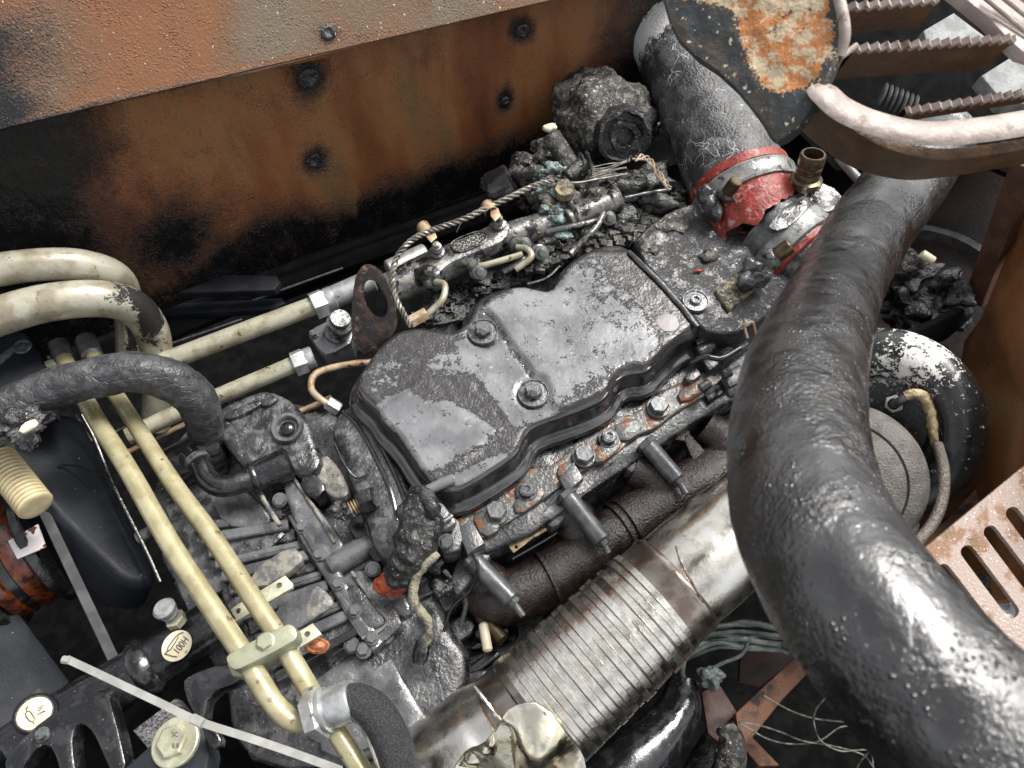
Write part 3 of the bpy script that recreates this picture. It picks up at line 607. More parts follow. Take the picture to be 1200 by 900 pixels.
for P in ([(795, 512), (812, 505), (872, 600), (860, 612)], [(770, 500), (800, 498), (812, 508), (798, 520)]):
    slab('heat_tab', -.07, P, .012, MT['manif'], tm, bev=.002, rnd=1)

# ================================================================ big exhaust pipe
tx = thing('exhaust_pipe', 'large shiny steel exhaust pipe with a ribbed flexible section crossing the lower middle', 'exhaust pipe', Z(690, 780, -.06))
def ep(px, py, d=None): return D(px, py, d)
c0, c1 = D(632, 833, .79), D(769, 705, .815)
ax = (c1 - c0).normalized(); LN = (c1 - c0).length
r0, r1 = .0655, .0595
NB = 21
for i in range(NB):
    p = c0 + ax * LN * i / NB; w = LN / NB; r = r0 + (r1 - r0) * i / NB
    if i == 0:
        first = lathe('flex_ring', p, ax, [(r * .984, .0), (r * .998, w * .012), (r * 1.003, w * .06), (r * 1.0, w * .5), (r * .999, w * .88), (r * .994, w * .93), (r * .982, w * .945)], MT['flex'], tx, n=96, angle=24); base_r = r
    else:
        o = first.copy(); SC.collection.objects.link(o); o.parent = tx; M = frame(c0, ax)
        s = r / base_r; Mi = M @ Matrix.Translation((0, 0, w * i)) @ Matrix.Rotation(math.sin(i * 2.7) * .0006, 4, 'X') @ Matrix.Rotation(i * 1.3, 4, 'Z') @ Matrix.Diagonal((s, s, 1, 1)) @ M.inverted()
        o.matrix_local = Matrix.Translation(-WL[tx.name]) @ Mi @ Matrix.Translation(WL[tx.name]); WL[o.name] = WL[tx.name]
lathe('inner_liner', c0, ax, [(r0 * .984, -.005), (r1 * .984, LN + .01)], MT['band'], tx, n=48)
lathe('end_band', c1 - ax * .001, ax, [(r1 * .96, 0), (r1 * 1.0, .001), (r1 * .99, .022), (r1 * 1.01, .024), (r1 * 1.015, .028), (r1 * .99, .031), (r1 * .94, .034)], MT['band'], tx, n=64)
c2 = D(905, 590, .845); tube('outlet_pipe', [c1 + ax * .026, D(830, 652, .825), c2, D(980, 540, .87)], [r1 * .95, r1 * .95, r1 * .93, r1 * .9], MT['steel'], tx, n=64, k=10, nz=(.0006, 40))
tube('weld_seam', [D(*p) for p in ((792, 640, .765), (800, 664, .757), (815, 690, .757), (826, 712, .765))], .0013, MT['band'], tx, n=8, nz=(.0008, 300))
lathe('end_band', c0 - ax * .034, ax, [(r0 * .9, -.006), (r0 * .98, 0), (r0 * .98, .026), (r0 * 1.005, .028), (r0 * 1.005, .035), (r0 * .95, .036)], MT['band'], tx, n=64)
c3 = D(520, 935, .775)
tube('inlet_pipe', [c0 - ax * .03, D(575, 885, .785), c3, D(440, 1010, .765)], [r0 * .99, r0 * 1.09, r0 * 1.12, r0 * 1.12], MT['steel'], tx, n=64, k=10, nz=(.0008, 35))
tube('weld_seam', [D(*p) for p in ((556, 805, .735), (572, 826, .722), (590, 850, .718))], .002, MT['steel'], tx, n=8, nz=(.001, 300))
# crumpled heat shield
def foil_h(X, Y, V):
    out = []
    for x, y, v in zip(X, Y, V):
        q = v * 20; c = abs(noise.noise(q)) * .030 + abs(noise.noise(q * 2.4 + Vector((3, 1, 7)))) * .010
        dome = .035 * math.exp(-(((x - 632) / 42) ** 2 + ((y - 860) / 48) ** 2))
        valley = .02 * math.exp(-(((x - 592) / 9) ** 2)) * sstep(835, 860, y)
        k = .12 + .88 * sstep(34, 60, math.hypot(x - 640, y - 862))
        out.append(dome + c * k - valley - .008)
    return np.array(out)
f = slab('heat_shield', plane3(D(560, 880, .70), D(640, 860, .69), D(620, 930, .70)), [(528, 905), (548, 880), (566, 868), (584, 848), (592, 830), (612, 816), (634, 818), (652, 832), (668, 855), (682, 880), (692, 915), (700, 960), (520, 960)], .0015, MT['foil'], None, bev=.0005, rnd=1, sp=.0028, hf=foil_h, angle=50)
tag(f, 'crumpled shiny cream heat shield with black scorch wrapped on the big exhaust pipe', 'heat shield')
# ================================================================ fuel rail
tr = thing('fuel_rail', 'sooty steel fuel rail with sensor bosses and a small name plate above the cover', 'fuel rail', Z(560, 290, -.02))
za = -.012
def RZ(x, y, dz=0): return Z(x, y, za + dz)
tube('rail_tube', [RZ(452, 342), RZ(500, 318), RZ(560, 293), RZ(612, 272), RZ(668, 258)], [.021, .0225, .021, .019, .018], MT['rail'], tr, n=36, k=10, nz=(.0012, 60))
slab('rail_saddle', .014, [(492, 322), (498, 300), (520, 292), (572, 262), (590, 258), (598, 268), (592, 282), (556, 296), (522, 310), (512, 326)], .03, MT['rail'], tr, bev=.004, rnd=2)
slab('name_plate', .0155, [(529, 290), (532, 283), (562, 271), (570, 275), (566, 284), (536, 295)], .004, mat('engraved_plate', (.02, .02, .02), (.35, .34, .3), (420, .53, .56), rough=(.35, .5), bump=1.2, bs=500), tr, bev=.0006, rnd=2)
tube('plate_rim', chaikin([Z(x, y, .0155) for x, y in ((527, 290), (531, 281), (563, 269), (572, 275), (567, 286), (536, 297))], 2) + [Z(527.5, 288, .0155)], .0008, MT['rail'], tr, n=6, k=2)
for x, y, tx_, ty_ in ((513, 300, 511, 284), (585, 268, 583, 250)):
    a, b = Z(x, y, .008), Z(tx_, ty_, .04)
    d = (b - a).normalized(); L = (b - a).length
    lathe('sensor_boss', a, d, [(.014, -.005), (.013, .004), (.009, .006), (.0095, .012), (.0065, .013), (.007, .018), (.0062, .019), (.0062, .024), (.004, .025), (.004, .029), (1e-6, .03)], MT['rail'], tr, n=24)
for i, (x, y) in enumerate(((498, 270), (573, 245))):
    t = thing('wire_clip', ('bent tan sheet metal clip nearer the lifting eye on the twisted wire', 'bent tan sheet metal clip further right on the twisted wire')[i], 'clip', Z(x, y, .04), 'tan clips holding the twisted wire')
    V = []; c = Z(x, y, .036); m = 12; u = (Z(x + 10, y + 16, .036) - c).normalized(); w = Vector((0, 0, 1)); s = u.cross(w)
    for j in range(m + 1):
        th = math.radians(200 - 205 * j / m); q = c + s * (-.0085 * math.cos(th)) + w * (.010 * math.sin(th))
        V += [q - u * .0075, q + u * .0075]
    V2 = [v + (c - v).normalized() * .0012 for v in V]; k = len(V); Fc = []
    for j in range(m): a = 2 * j; Fc += [(a, a + 1, a + 3, a + 2), (k + a, k + a + 1, k + a + 3, k + a + 2), (a, a + 2, k + a + 2, k + a), (a + 1, a + 3, k + a + 3, k + a + 1)]
    mk('clip_band', V + V2, Fc, MT['tan'], t)
    slab('clip_foot', .04, [(x + 1, y - 4), (x + 11, y - 1), (x + 14, y + 8), (x + 7, y + 14), (x + 2, y + 8)], .0015, MT['tan'], t, bev=.0004)
def fitting(name, p, q, r, par, m='rail', nut=True):
    d = (q - p).normalized(); L = (q - p).length
    lathe(name, p, d, [(r * 1.15, -.004), (r * 1.15, L * .25), (r * .8, L * .3), (r * .8, L * .4), (r, L * .45), (r, L * .9), (r * .7, L), (1e-6, L * 1.01)], MT[m], par, n=20)
for (a, b, pts, m) in (((492, 322, .0), (508, 331, .004), [(510, 330, .004), (521, 334, .012), (519, 350, .012), (508, 362, .006), (496, 372, .0)], 'cream2'),
                  ((545, 306, .0), (560, 312, .002), [(562, 312, .002), (575, 309, .006), (612, 298, .008)], 'cream2'),
                  ((600, 284, 0.), (606, 288, .002), [(606, 290, .002), (618, 292, .008), (622, 302, .008), (604, 316, .0)], 'cream2')):
    fitting('rail_fitting', Z(*a), Z(*b), .0095, tr)
    t = tube('injector_pipe', [Z(*p) for p in pts], .0042, MT[m], n=14, k=8)
    tag(t, {545: 'short straight cream injector pipe leaving the middle of the fuel rail', 492: 'curved cream injector pipe between fuel rail and brass nut', 600: 'hooked cream injector pipe at the right part of the fuel rail'}[a[0]], 'pipe', 'injector pipes on the fuel rail')
t = cyl('pipe_nut', Z(500, 367, .003), Z(480, 378, .0), .0085, MT['tan'], n=6, bev=.001); tag(t, 'tan hexagonal nut where the curved injector pipe meets the cover', 'nut')
# twisted wire
tw = thing('twisted_wire', 'twisted bare wire looping over the fuel rail through the tan clips', 'wire', Z(560, 250, .03))
wp = [(482, 382, .002), (472, 366, .012), (462, 345, .02), (460, 322, .03), (466, 300, .035), (482, 282, .04), (500, 272, .042), (520, 265, .042), (545, 256, .042), (572, 243, .042), (600, 230, .04), (625, 218, .035), (648, 212, .03)]
cw = cr([(Z(*p), 1.) for p in wp], 14)
for s in range(3):
    Q = []
    for i, (p, _) in enumerate(cw):
        t_ = (cw[min(i + 1, len(cw) - 1)][0] - cw[max(i - 1, 0)][0]).normalized(); n1 = t_.orthogonal().normalized() if i == 0 else (n1 - t_ * n1.dot(t_)).normalized(); n2 = t_.cross(n1)
        th = i * .55 + s * 2.094; Q.append(p + (n1 * math.cos(th) + n2 * math.sin(th)) * .0026)
    tube('wire_strand', Q, .0016, MT['wire'], tw, n=6, k=1)
t = tube('loose_wire', [Z(547, 256, .04), Z(540, 262, .03), Z(535, 272, .028)], .0007, MT['wire'], n=5); tag(t, 'short frayed wire hanging off the twisted wire between the clips', 'wire')
# lifting eye
te2 = thing('lifting_eye', 'dark rusted flat lifting eye with a round hole beside the fuel rail', 'lifting eye', Z(440, 400, -.03))
pa, pb, pc = Z(430, 325, .055), Z(452, 392, .0), Z(415, 400, -.005)
PE = plane3(pa, pb, pc)
def ell(cx, cy, rx, ry, ang, n=20): 
    a = math.radians(ang); return [(cx + rx * math.cos(t) * math.cos(a) - ry * math.sin(t) * math.sin(a), cy + rx * math.cos(t) * math.sin(a) + ry * math.sin(t) * math.cos(a)) for t in [2 * math.pi * i / n for i in range(n)]]
out = [(411, 385), (412, 362), (415, 330), (420, 316), (429, 310), (442, 314), (454, 332), (463, 356), (466, 378), (462, 392), (450, 402), (444, 412), (428, 418), (416, 405)]
sh = Vector((1, 0, 0))
slab('eye_plate', PE, out, .0075, MT['eye'], te2, bev=.0008, rnd=1, holes=[ell(440, 351, 13, 24, -20)])

# ================================================================ long cream pipes and rail-side fittings
def P_(name, lab, pts, r, m, n=28, k=10, cat='pipe', group=None, parent=None, **kw):
    t = tube(name, [Z(*p) for p in pts], r, MT[m], parent, n=n, k=k, **kw)
    if parent is None: tag(t, lab, cat, group)
    return t
P_('bent_pipe', 'upper of two thick cream pipes bending down at the left edge', [(-60, 334, .09), (-10, 318, .09), (50, 310, .08), (100, 312, .06), (138, 328, .02), (150, 362, -.05), (152, 400, -.09), (152, 450, -.14)], [.0188, .0188, .0188, .0192, .0195, .0190, .0175, .017], 'cream', group='thick cream pipes at the left')
P_('bent_pipe', 'lower thick cream pipe with black scorching on its bend', [(-60, 398, .07), (-10, 374, .07), (50, 356, .065), (110, 350, .05), (152, 358, .02), (176, 384, -.02), (184, 420, -.06), (184, 470, -.11), (182, 500, -.14)], [.0218, .0218, .0218, .0218, .0218, .021, .019, .018, .018], 'cream', group='thick cream pipes at the left')
tg = 'long cream pipes running to the fuel side fittings'
P_('long_pipe', 'upper long cream pipe ending in a zinc nut below the fuel rail', [(150, 436, -.05), (200, 421, -.05), (280, 391, -.045), (374, 356, -.04)], .0125, 'cream2', group=tg)
P_('long_pipe', 'lower long cream pipe ending in a zinc nut by the square block', [(150, 512, -.075), (200, 488, -.075), (262, 462, -.07), (352, 424, -.06)], .0108, 'cream2', group=tg)
P_('thin_pipe', 'thin tan pipe low in the dark gap behind the yellow pipes', [(150, 530, -.16), (215, 498, -.16), (245, 484, -.15)], .004, 'tan', n=12, k=4)
P_('thin_pipe', 'thin tan pipe reaching the casting under the lifting eye', [(340, 486, -.09), (362, 478, -.09), (388, 466, -.08)], .004, 'tan', n=12, k=4)
def hexnut(lab, p, q, r, m='zinc', cat='nut', group=None):
    p, q = Z(*p), Z(*q); d = (q - p).normalized(); L = (q - p).length
    t = thing('union_nut', lab, cat, p, group)
    V = []; sub('nut_body', nut_mesh('un%.4f%s' % (r, m), r, L * .62, mat=MT[m]), frame(p, d, .3), t)
    lathe('collar', p + d * L * .58, d, [(r * .98, 0), (r * 1.02, L * .05), (r * 1.02, L * .36), (r * .9, L * .42), (1e-6, L * .42)], MT[m], t, n=24)
    return t
hexnut('zinc union nut on the upper long cream pipe', (368, 359, -.04), (392, 349, -.04), .0165)
hexnut('zinc union nut on the lower long cream pipe', (345, 427, -.06), (368, 418, -.06), .0145)
t = cyl('coupling_sleeve', Z(388, 350, -.04), Z(438, 328, -.035), .0155, MT['zinc'], n=28, bev=.002); tag(t, 'scratched zinc coupling sleeve between the upper nut and lifting eye', 'coupling')
t = cyl('coupling_sleeve', Z(455, 318, -.045), Z(500, 297, -.045), .015, MT['zinc'], n=28, bev=.002); tag(t, 'pale sleeve running in shade behind the fuel rail start', 'coupling')
tb = thing('valve_block', 'small square steel block with round port under the upper cream pipe', 'valve block', Z(398, 385, -.06))
slab('block_body', -.05, [(358, 388), (398, 368), (420, 396), (384, 418), (372, 408)], .04, MT['cast2'], tb, bev=.003, rnd=1)
lathe('port', Z(396, 390, -.052), Z(400, 366, -.0) - Z(396, 390, -.052), [(.018, 0), (.018, .006), (.013, .008), (.013, .014), (.0165, .017), (.0165, .027), (.012, .029), (.012, .04), (1e-6, .04)], MT['rail'], tb, n=28)
bolt(Z(368, 392, -.049), nut_mesh('small_hex', .005, .004, wr=.007, mat=MT['bolts']), tb)
tc_ = thing('copper_pipe', 'small tan looped pipe with a zinc nut left of the valve cover', 'pipe', Z(380, 440, -.04))
tube('pipe_run', [Z(*p) for p in ((436, 424, -.03), (415, 426, -.03), (385, 432, -.03), (368, 440, -.03), (365, 456, -.035), (376, 468, -.045), (386, 474, -.05))], .0042, MT['tan'], tc_, n=14, k=8)
cyl('end_nut', Z(383, 471, -.046), Z(398, 480, -.055), .0088, MT['zinc'], tc_, n=6, bev=.001)

for o in [q for q in SC.objects if q.name.startswith('bent_pipe')]:
    at = o.data.attributes.new('m', 'FLOAT', 'POINT'); ow = WL[o.name]; vals = []
    for v in o.data.vertices:
        x, y, _ = PXof(v.co + ow)
        vals.append(0.02 + (1.25 * math.exp(-(((x - 176) / 16) ** 2 + ((y - 368) / 30) ** 2)) + .7 * math.exp(-(((x - 150) / 22) ** 2 + ((y - 345) / 14) ** 2)) if '.001' in o.name else .85 * math.exp(-(((x - 155) / 10) ** 2 + ((y - 400) / 50) ** 2))))
    at.data.foreach_set('value', vals)
# ================================================================ black cracked hose at the left
th_ = thing('cracked_hose', 'cracked black rubber hose arching over the yellow pipes at the left', 'hose', Z(120, 440, .03))
tube('hose_wall', [Z(*p) for p in ((-50, 506, .06), (-5, 486, .06), (45, 462, .06), (100, 445, .06), (152, 436, .055), (196, 444, .04), (226, 464, .01), (240, 494, -.03), (243, 520, -.07))], [.0225, .0225, .0225, .022, .0225, .023, .023, .021, .020], MT['rubber'], th_, n=40, k=12, nz=(.0022, 45))
t = blob('burnt_hose_end', Z(22, 500, .065), (.034, .022, .014), MT['char'], amp=.7, sc=60, seed=3); tag(t, 'crumbled charred hose end at the left edge with grey flakes', 'burnt rubber')
t = slab('ash_flake', .088, [(20, 505), (27, 496), (40, 491), (44, 493), (40, 500), (28, 507)], .003, MT['label'], bev=.001, rnd=1, rag=.0008); tag(t, 'small cream flake lying on the burnt hose end', 'flake')
# left brackets, shrouds
tl = thing('black_bracket', 'black plate bracket with a round hole and bright scratch at the left edge', 'bracket', Z(20, 430, -.02))
slab('bracket_plate', .0, [(-60, 395), (15, 386), (30, 390), (44, 410), (52, 438), (56, 480), (-60, 500)], .03, MT['satin'], tl, bev=.003, holes=[ell(26, 406, 8.5, 7, 0, 14)])
lathe('hole_rim', Z(26, 406, .0005), (0, 0, 1), [(.0083, 0), (.0086, .0012), (.0102, .0012), (.0115, -.001)], MT['bolts'], tl, n=24, sq=(1, .9))
slab('scratched_edge', .003, [(-10, 424), (12, 405), (18, 404), (16, 412), (-10, 434)], .003, MT['bolts'], tl, bev=.001, rnd=1)
t = slab('cream_spacer', -.01, [(50, 424), (62, 420), (67, 428), (57, 434)], .01, MT['zyel'], bev=.001); tag(t, 'tiny cream spacer block next to the bracket hole', 'spacer')
ts = thing('fan_shroud', 'smooth blue black plastic shroud between spring sleeve and yellow pipes', 'shroud', Z(110, 580, -.08))
slab('shroud_panel', plane3(Z(20, 500, -.05), Z(150, 560, -.12), Z(120, 660, -.09)), [(-80, 470), (20, 478), (95, 484), (106, 505), (128, 560), (168, 640), (190, 684), (150, 689), (112, 652), (56, 596), (0, 535), (-80, 480)], .05, MT['satin'], ts, bev=.012, rnd=2, prof=[(-.012, 0), (-.006, -.0015), (-.002, -.005), (0, -.010), (.004, -.05)])
tube('mould_line', [Z(x, y, -.072) for x, y in ((40, 560), (80, 545), (128, 560))], .0012, MT['satin'], ts, n=6)
tube('shroud_edge', [Z(*p) for p in ((96, 486, -.055), (110, 512, -.065), (134, 570, -.078), (170, 642, -.092), (188, 682, -.1))], .0022, MT['gloss'], ts, n=8)
tt_ = slab('black_tank', plane3(Z(-20, 700, -.12), Z(90, 780, -.16), Z(-20, 860, -.10)), [(-120, 640), (0, 702), (15, 702), (86, 797), (60, 840), (-20, 900), (-150, 980)], .12, MT['satin'], bev=.01, prof=[(-.01, 0), (-.004, -.002), (0, -.009), (0, -.12)]); tag(tt_, 'large smooth blue black tank face in the lower left corner', 'tank')
tt_ = polybox('flat_bar', Z(48, 592, -.07), Z(146, 800, -.08), .011, .004, mat('grey_black_bar', (.05, .052, .055), (.08, .08, .08), rough=(.35, .5), bump=.1)); tag(tt_, 'narrow flat black bar slanting from the amber drum to the crossmember', 'bar')
# ribbed sleeve
tsg = thing('ribbed_sleeve', 'cream ribbed spring like sleeve at the left edge above the amber drum', 'sleeve', Z(20, 570, .0))
a, b = Z(-32, 500, .0), Z(41, 592, .0); N_ = 26; d = (b - a).normalized(); base = None
for i in range(N_):
    p = a.lerp(b, i / (N_ - 1)); 
    if base is None: base = lathe('sleeve_ring', p, d, [(.012, -.0022), (.0165, -.002), (.0182, -.001), (.0187, 0), (.0182, .001), (.0165, .002), (.012, .0022)], MT['spring'], tsg, n=32); p0 = p
    else: o = base.copy(); SC.collection.objects.link(o); o.parent = tsg; o.location = p - p0; WL[o.name] = WL[tsg.name]
cyl('sleeve_core', a, b + d * .001, .0150, MT['spring'], tsg)
# amber drum
ta = thing('amber_drum', 'glossy amber brown ribbed drum with black rims at the left edge', 'drum', Z(25, 650, -.08))
A1, A2 = Z(-4, 668, -.135), Z(50, 640, -.135); axd = (A2 - A1).normalized()
LW = (A2 - A1).length
lathe('drum_surface', A1, axd, [(.062, 0), (.066, LW * .08), (.066, LW * .3), (.060, LW * .36), (.060, LW * .52), (.066, LW * .58), (.066, LW * .9), (.062, LW)], MT['amber'], ta, n=72)
lathe('drum_rim', A1 - axd * .008, axd, [(.03, 0), (.074, 0), (.076, .002), (.076, .006), (.074, .008), (.03, .008)], MT['gloss'], ta, n=72)
lathe('drum_rim', A2, axd, [(.03, 0), (.074, 0), (.076, .002), (.076, .010), (.074, .012), (.03, .012)], MT['gloss'], ta, n=72)
lathe('drum_core', A1 + axd * LW * .33, axd, [(.03, 0), (.0615, .0), (.0615, LW * .2), (.03, LW * .2)], MT['gloss'], ta, n=60)
slab('painted_reflection', plane3(Z(14, 638, -.066), Z(50, 622, -.066), Z(30, 654, -.067)), [(9, 634), (44, 614), (54, 641), (20, 655)], .002, mat('pale_reflection_patch', (.48, .44, .45), (.6, .57, .58), rough=(.15, .3), bump=.1, speck=(.1, .03, .01), spk=(60, .6)), ta, bev=.0006)  # pale patch paints the bright reflection on the glossy drum

# ================================================================ two yellow pipes with clamp
gy = 'parallel yellow hydraulic pipes'
t1 = P_('yellow_pipe', 'left of the two parallel yellow pipes, bending into the hose fitting', [(71, 410, -.02), (86, 442, -.005), (112, 490, .01), (150, 550, .02), (200, 638, .025), (255, 722, .025), (283, 764, .025), (306, 802, .022), (322, 826, .018), (342, 844, .012), (366, 846, .01)], [.0092, .0095, .0098, .0101, .0102, .0102, .0102, .0102, .0102, .0101, .010], 'yellow', group=gy)
t2 = P_('yellow_pipe', 'right of the two parallel yellow pipes, passing below the hose fitting', [(103, 404, -.02), (124, 444, -.01), (160, 500, .0), (204, 568, .008), (244, 622, .012), (290, 692, .015), (322, 740, .016), (352, 790, .012), (372, 824, .004), (400, 866, .0), (440, 930, .0)], [.0088, .009, .0092, .0095, .0096, .0097, .0097, .0097, .0097, .0097, .0097], 'yellow', group=gy)
for i, (x, y, z) in enumerate(((71, 409, -.02), (103, 403, -.02))):
    t = cyl('scorched_stub', Z(x - 3, y - 6, z - .002), Z(x + 6, y + 16, z + .003), .0125, MT['cast2'], n=20, bev=.003); tag(t, ('brown scorched sleeve on the top end of the left yellow pipe', 'brown scorched sleeve on the top end of the right yellow pipe')[i], 'sleeve', 'sleeves on the yellow pipes')
tcp = thing('pipe_clamp', 'greenish metal block clamp with a hex bolt holding both yellow pipes', 'clamp', Z(306, 762, .03))
slab('clamp_bar', .045, [(263, 772), (270, 764), (335, 730), (345, 733), (349, 745), (344, 752), (284, 783), (272, 786)], .022, MT['clampg'], tcp, bev=.0018, rnd=1)
slab('clamp_base', .02, [(266, 779), (270, 770), (338, 738), (346, 746), (346, 758), (286, 794), (272, 792)], .018, MT['clampg'], tcp, bev=.0015)
bolt(Z(311, 752, .045), nut_mesh('clamp_hex', .0066, .004, wr=.0085, wh=.0008, mat=MT['clampg']), tcp)
for i, (P, hs, lab) in enumerate((([(265, 719), (272, 712), (334, 674), (343, 684), (342, 689), (275, 729)], [(279, 716), (327, 686)], 'cream drilled strip crossing under the right yellow pipe'), ([(322, 758), (366, 730), (377, 743), (330, 772)], [(360, 743)], 'cream drilled strip right of the green pipe clamp'))):
    t = slab('mounting_strip', -.03, P, .006, MT['label'] if 0 else MT['zyel'], bev=.0008, holes=[ell(x, y, 4, 3.2, -30, 12) for x, y in hs]); tag(t, lab, 'strip', 'cream drilled strips by the clamp')
t = lathe('core_plug', Z(372, 757, -.052), (0, 0, 1), [(.011, -.004), (.0115, .002), (.0095, .004), (.007, .0025), (.005, .004), (1e-6, .0045)], MT['rustc'], n=28, sq=(1.15, .7), nz=(.0008, 120)); tag(t, 'small orange rusted core plug beside the cream strip', 'plug')
# hose fitting bottom
tq = thing('braided_hose', 'black braided hose with large zinc hex fitting curling out at the bottom', 'hose', Z(420, 840, .02))
d_ = (Z(408, 822, .024) - Z(366, 838, .014)); p_ = Z(366, 838, .014)
sub('fitting_nut', nut_mesh('bignut', .021, .012, mat=MT['zinc']), frame(p_, d_, .2), tq)
lathe('fitting_collar', p_ + d_.normalized() * .011, d_, [(.0195, 0), (.0205, .002), (.0205, .005), (.017, .006), (.0185, .010), (.0185, .030), (.0175, .032), (1e-6, .032)], MT['zinc'], tq, n=36)
tube('hose_wall', [Z(*p) for p in ((402, 824, .022), (420, 823, .026), (440, 836, .028), (456, 862, .028), (468, 896, .028), (478, 950, .028))], [.016, .0165, .017, .017, .017, .017], MT['braidb'], tq, n=36, k=10)
tube('inner_lining', [Z(*p) for p in ((398, 836, .034), (408, 836, .034), (424, 850, .032), (434, 872, .032), (446, 905, .032))], .0022, MT['wire'], tq, n=8, k=8)
# ================================================================ gearbox housing
tgx = thing('gearbox', 'wet grey ribbed cast gearbox housing left of the valve cover', 'gearbox', Z(360, 640, -.12))
gn = lambda sc, a: (lambda X, Y, V: np.array([a * fbm(v, sc, 5) if v.z > WZ[0] else 0 for v in V]))
WZ = [-.2]
slab('main_casting', -.094, [(215, 500), (250, 470), (300, 462), (345, 470), (400, 480), (470, 580), (500, 650), (520, 720), (560, 780), (520, 850), (420, 905), (300, 900), (270, 860), (262, 800), (232, 760), (210, 700), (180, 640), (170, 590), (190, 540)], .2, MT['cast'], tgx, bev=.01, rnd=1, sp=.010, hf=gn(35, .004))
def pad(P, z, m='cast2', t=.03, bev=.003, rnd=1, nm='cast_pad', **kw): return slab(nm, z, P, t, MT[m], tgx, bev=bev, rnd=rnd, **kw)
pad([(290, 671), (340, 638), (356, 650), (352, 662), (302, 694)], -.072, 'pad')
pad([(314, 716), (368, 684), (392, 704), (388, 712), (346, 740), (334, 740)], -.075, 'cast2')
pad([(368, 684), (380, 690), (392, 704), (388, 712), (362, 728), (356, 716)], -.0745, 'pad')
pad([(262, 650), (310, 618), (330, 618), (336, 628), (280, 668)], -.082, 'cast')
pad([(240, 620), (300, 590), (318, 598), (320, 610), (262, 648)], -.088, 'cast')
LL = lambda t: (232 + 100 * t, 618 + 186 * t); GL = lambda t: (332 + 96 * t, 604 + 150 * t)
for i in range(13):
    t_ = .02 + i * .078; zr = (-.080, -.076, -.085)[i % 3]; w = (.0105, .0125, .0155)[i % 3]
    polybox('casting_rib', Z(*LL(t_), zr - .015), Z(*GL(t_), zr - .015), w, .03, MT[('cast2', 'cast', 'cast2')[(i * 2) % 3]], tgx, bev=.0015)
    if i % 3 == 0: tube('rib_edge', [Z(LL(t_)[0], LL(t_)[1] - 4, zr), Z(GL(t_)[0], GL(t_)[1] - 4, zr)], .0011, MT['cast2'], tgx, n=6, smooth=False, k=1)
slab('flange_strip', -.070, [(336, 604), (350, 596), (366, 618), (398, 668), (450, 752), (436, 764), (384, 684), (352, 632)], .03, MT['cast2'], tgx, bev=.003, sp=.006, hf=lambda X, Y, V: np.array([.0012 * fbm(v, 90, 5) if v.z > -.074 else 0 for v in V]))
for x, y in ((354, 618), (374, 650), (396, 684), (416, 716), (436, 748)): bolt(Z(x, y, -.069), nut_mesh('fl_hex', .0052, .0045, wr=.0078, mat=MT['cast2']), tgx)
cyl('casting_boss', Z(384, 666, -.078), Z(446, 632, -.078), .0145, MT['cast2'], tgx, n=30, bev=.003)
cyl('casting_boss', Z(398, 690, -.088), Z(440, 668, -.088), .009, MT['cast'], tgx, n=24, bev=.003)
for i, (P, z, m) in enumerate((([(424, 606), (450, 596), (466, 622), (457, 656), (432, 634)], -.058, 'cast'), ([(196, 640), (232, 620), (246, 646), (210, 668)], -.095, 'cast2'), ([(190, 590), (226, 574), (236, 596), (200, 614)], -.092, 'cast'), ([(216, 676), (246, 660), (258, 684), (228, 702)], -.098, 'cast'),
        ([(244, 580), (282, 566), (300, 584), (322, 612), (300, 620), (262, 616)], -.078, 'cast2'), ([(252, 716), (276, 700), (292, 726), (268, 742)], -.09, 'cast2'), ([(440, 700), (470, 690), (486, 716), (470, 726)], -.08, 'cast2'), ([(474, 736), (500, 722), (520, 756), (494, 772)], -.095, 'cast'), ([(452, 668), (478, 656), (492, 676), (466, 690)], -.07, 'cast2'),
        ([(500, 700), (536, 684), (548, 704), (512, 722)], -.105, 'cast2'), ([(516, 736), (548, 716), (560, 738), (528, 758)], -.11, 'cast'), ([(505, 775), (530, 760), (545, 785), (520, 800)], -.115, 'cast2'), ([(402, 500), (420, 492), (440, 530), (424, 540)], -.05, 'cast'))):
    slab('cast_block', z, P, .03, MT[m], tgx, bev=.003, rnd=1, sp=.006, hf=(lambda zz: lambda X, Y, V: np.array([.0015 * fbm(v, 90, 3) if v.z > zz - .004 else 0 for v in V]))(z))
for i in range(5): tube('cast_line', [Z(446 + i * 9, 648 + i * 14, -.066 - .004 * i), Z(470 + i * 10, 636 + i * 14, -.066 - .004 * i)], .0018, MT['cast2'], tgx, n=6, smooth=False, k=1)
# seam running down the right
for P in ([(330, 562), (346, 556), (360, 580), (376, 600), (398, 626), (404, 642), (390, 650), (374, 660), (366, 648), (352, 622), (338, 596)],): pad(P, -.066, 'cast2', hf=gn(120, .0012), sp=.004)
tube('flange_seam', [Z(x, y, -.064) for x, y in ((302, 494), (318, 520), (334, 546), (348, 566), (366, 592), (382, 618), (392, 636))], .0022, MT['pad'], tgx, n=8, nz=(.0008, 200))
tube('flange_seam', [Z(x, y, -.058) for x, y in ((257, 502), (266, 518), (276, 532), (286, 545))], .003, MT['pad'], tgx, n=8, nz=(.0012, 200))
tube('flange_seam', [Z(x, y, -.06) for x, y in ((305, 578), (314, 594), (328, 616))], .0028, MT['pad'], tgx, n=8, nz=(.0006, 200))
tube('flange_groove', [Z(x, y, -.078) for x, y in ((352, 632), (366, 654), (384, 676), (398, 702), (424, 742))], .004, MT['gloss'], tgx, n=8)
pad([(362, 640), (388, 628), (400, 644), (398, 650), (376, 664)], -.070, 'cast2'); pad([(370, 644), (386, 636), (392, 644), (376, 654)], -.067, 'cast2', bev=.004, rnd=0)
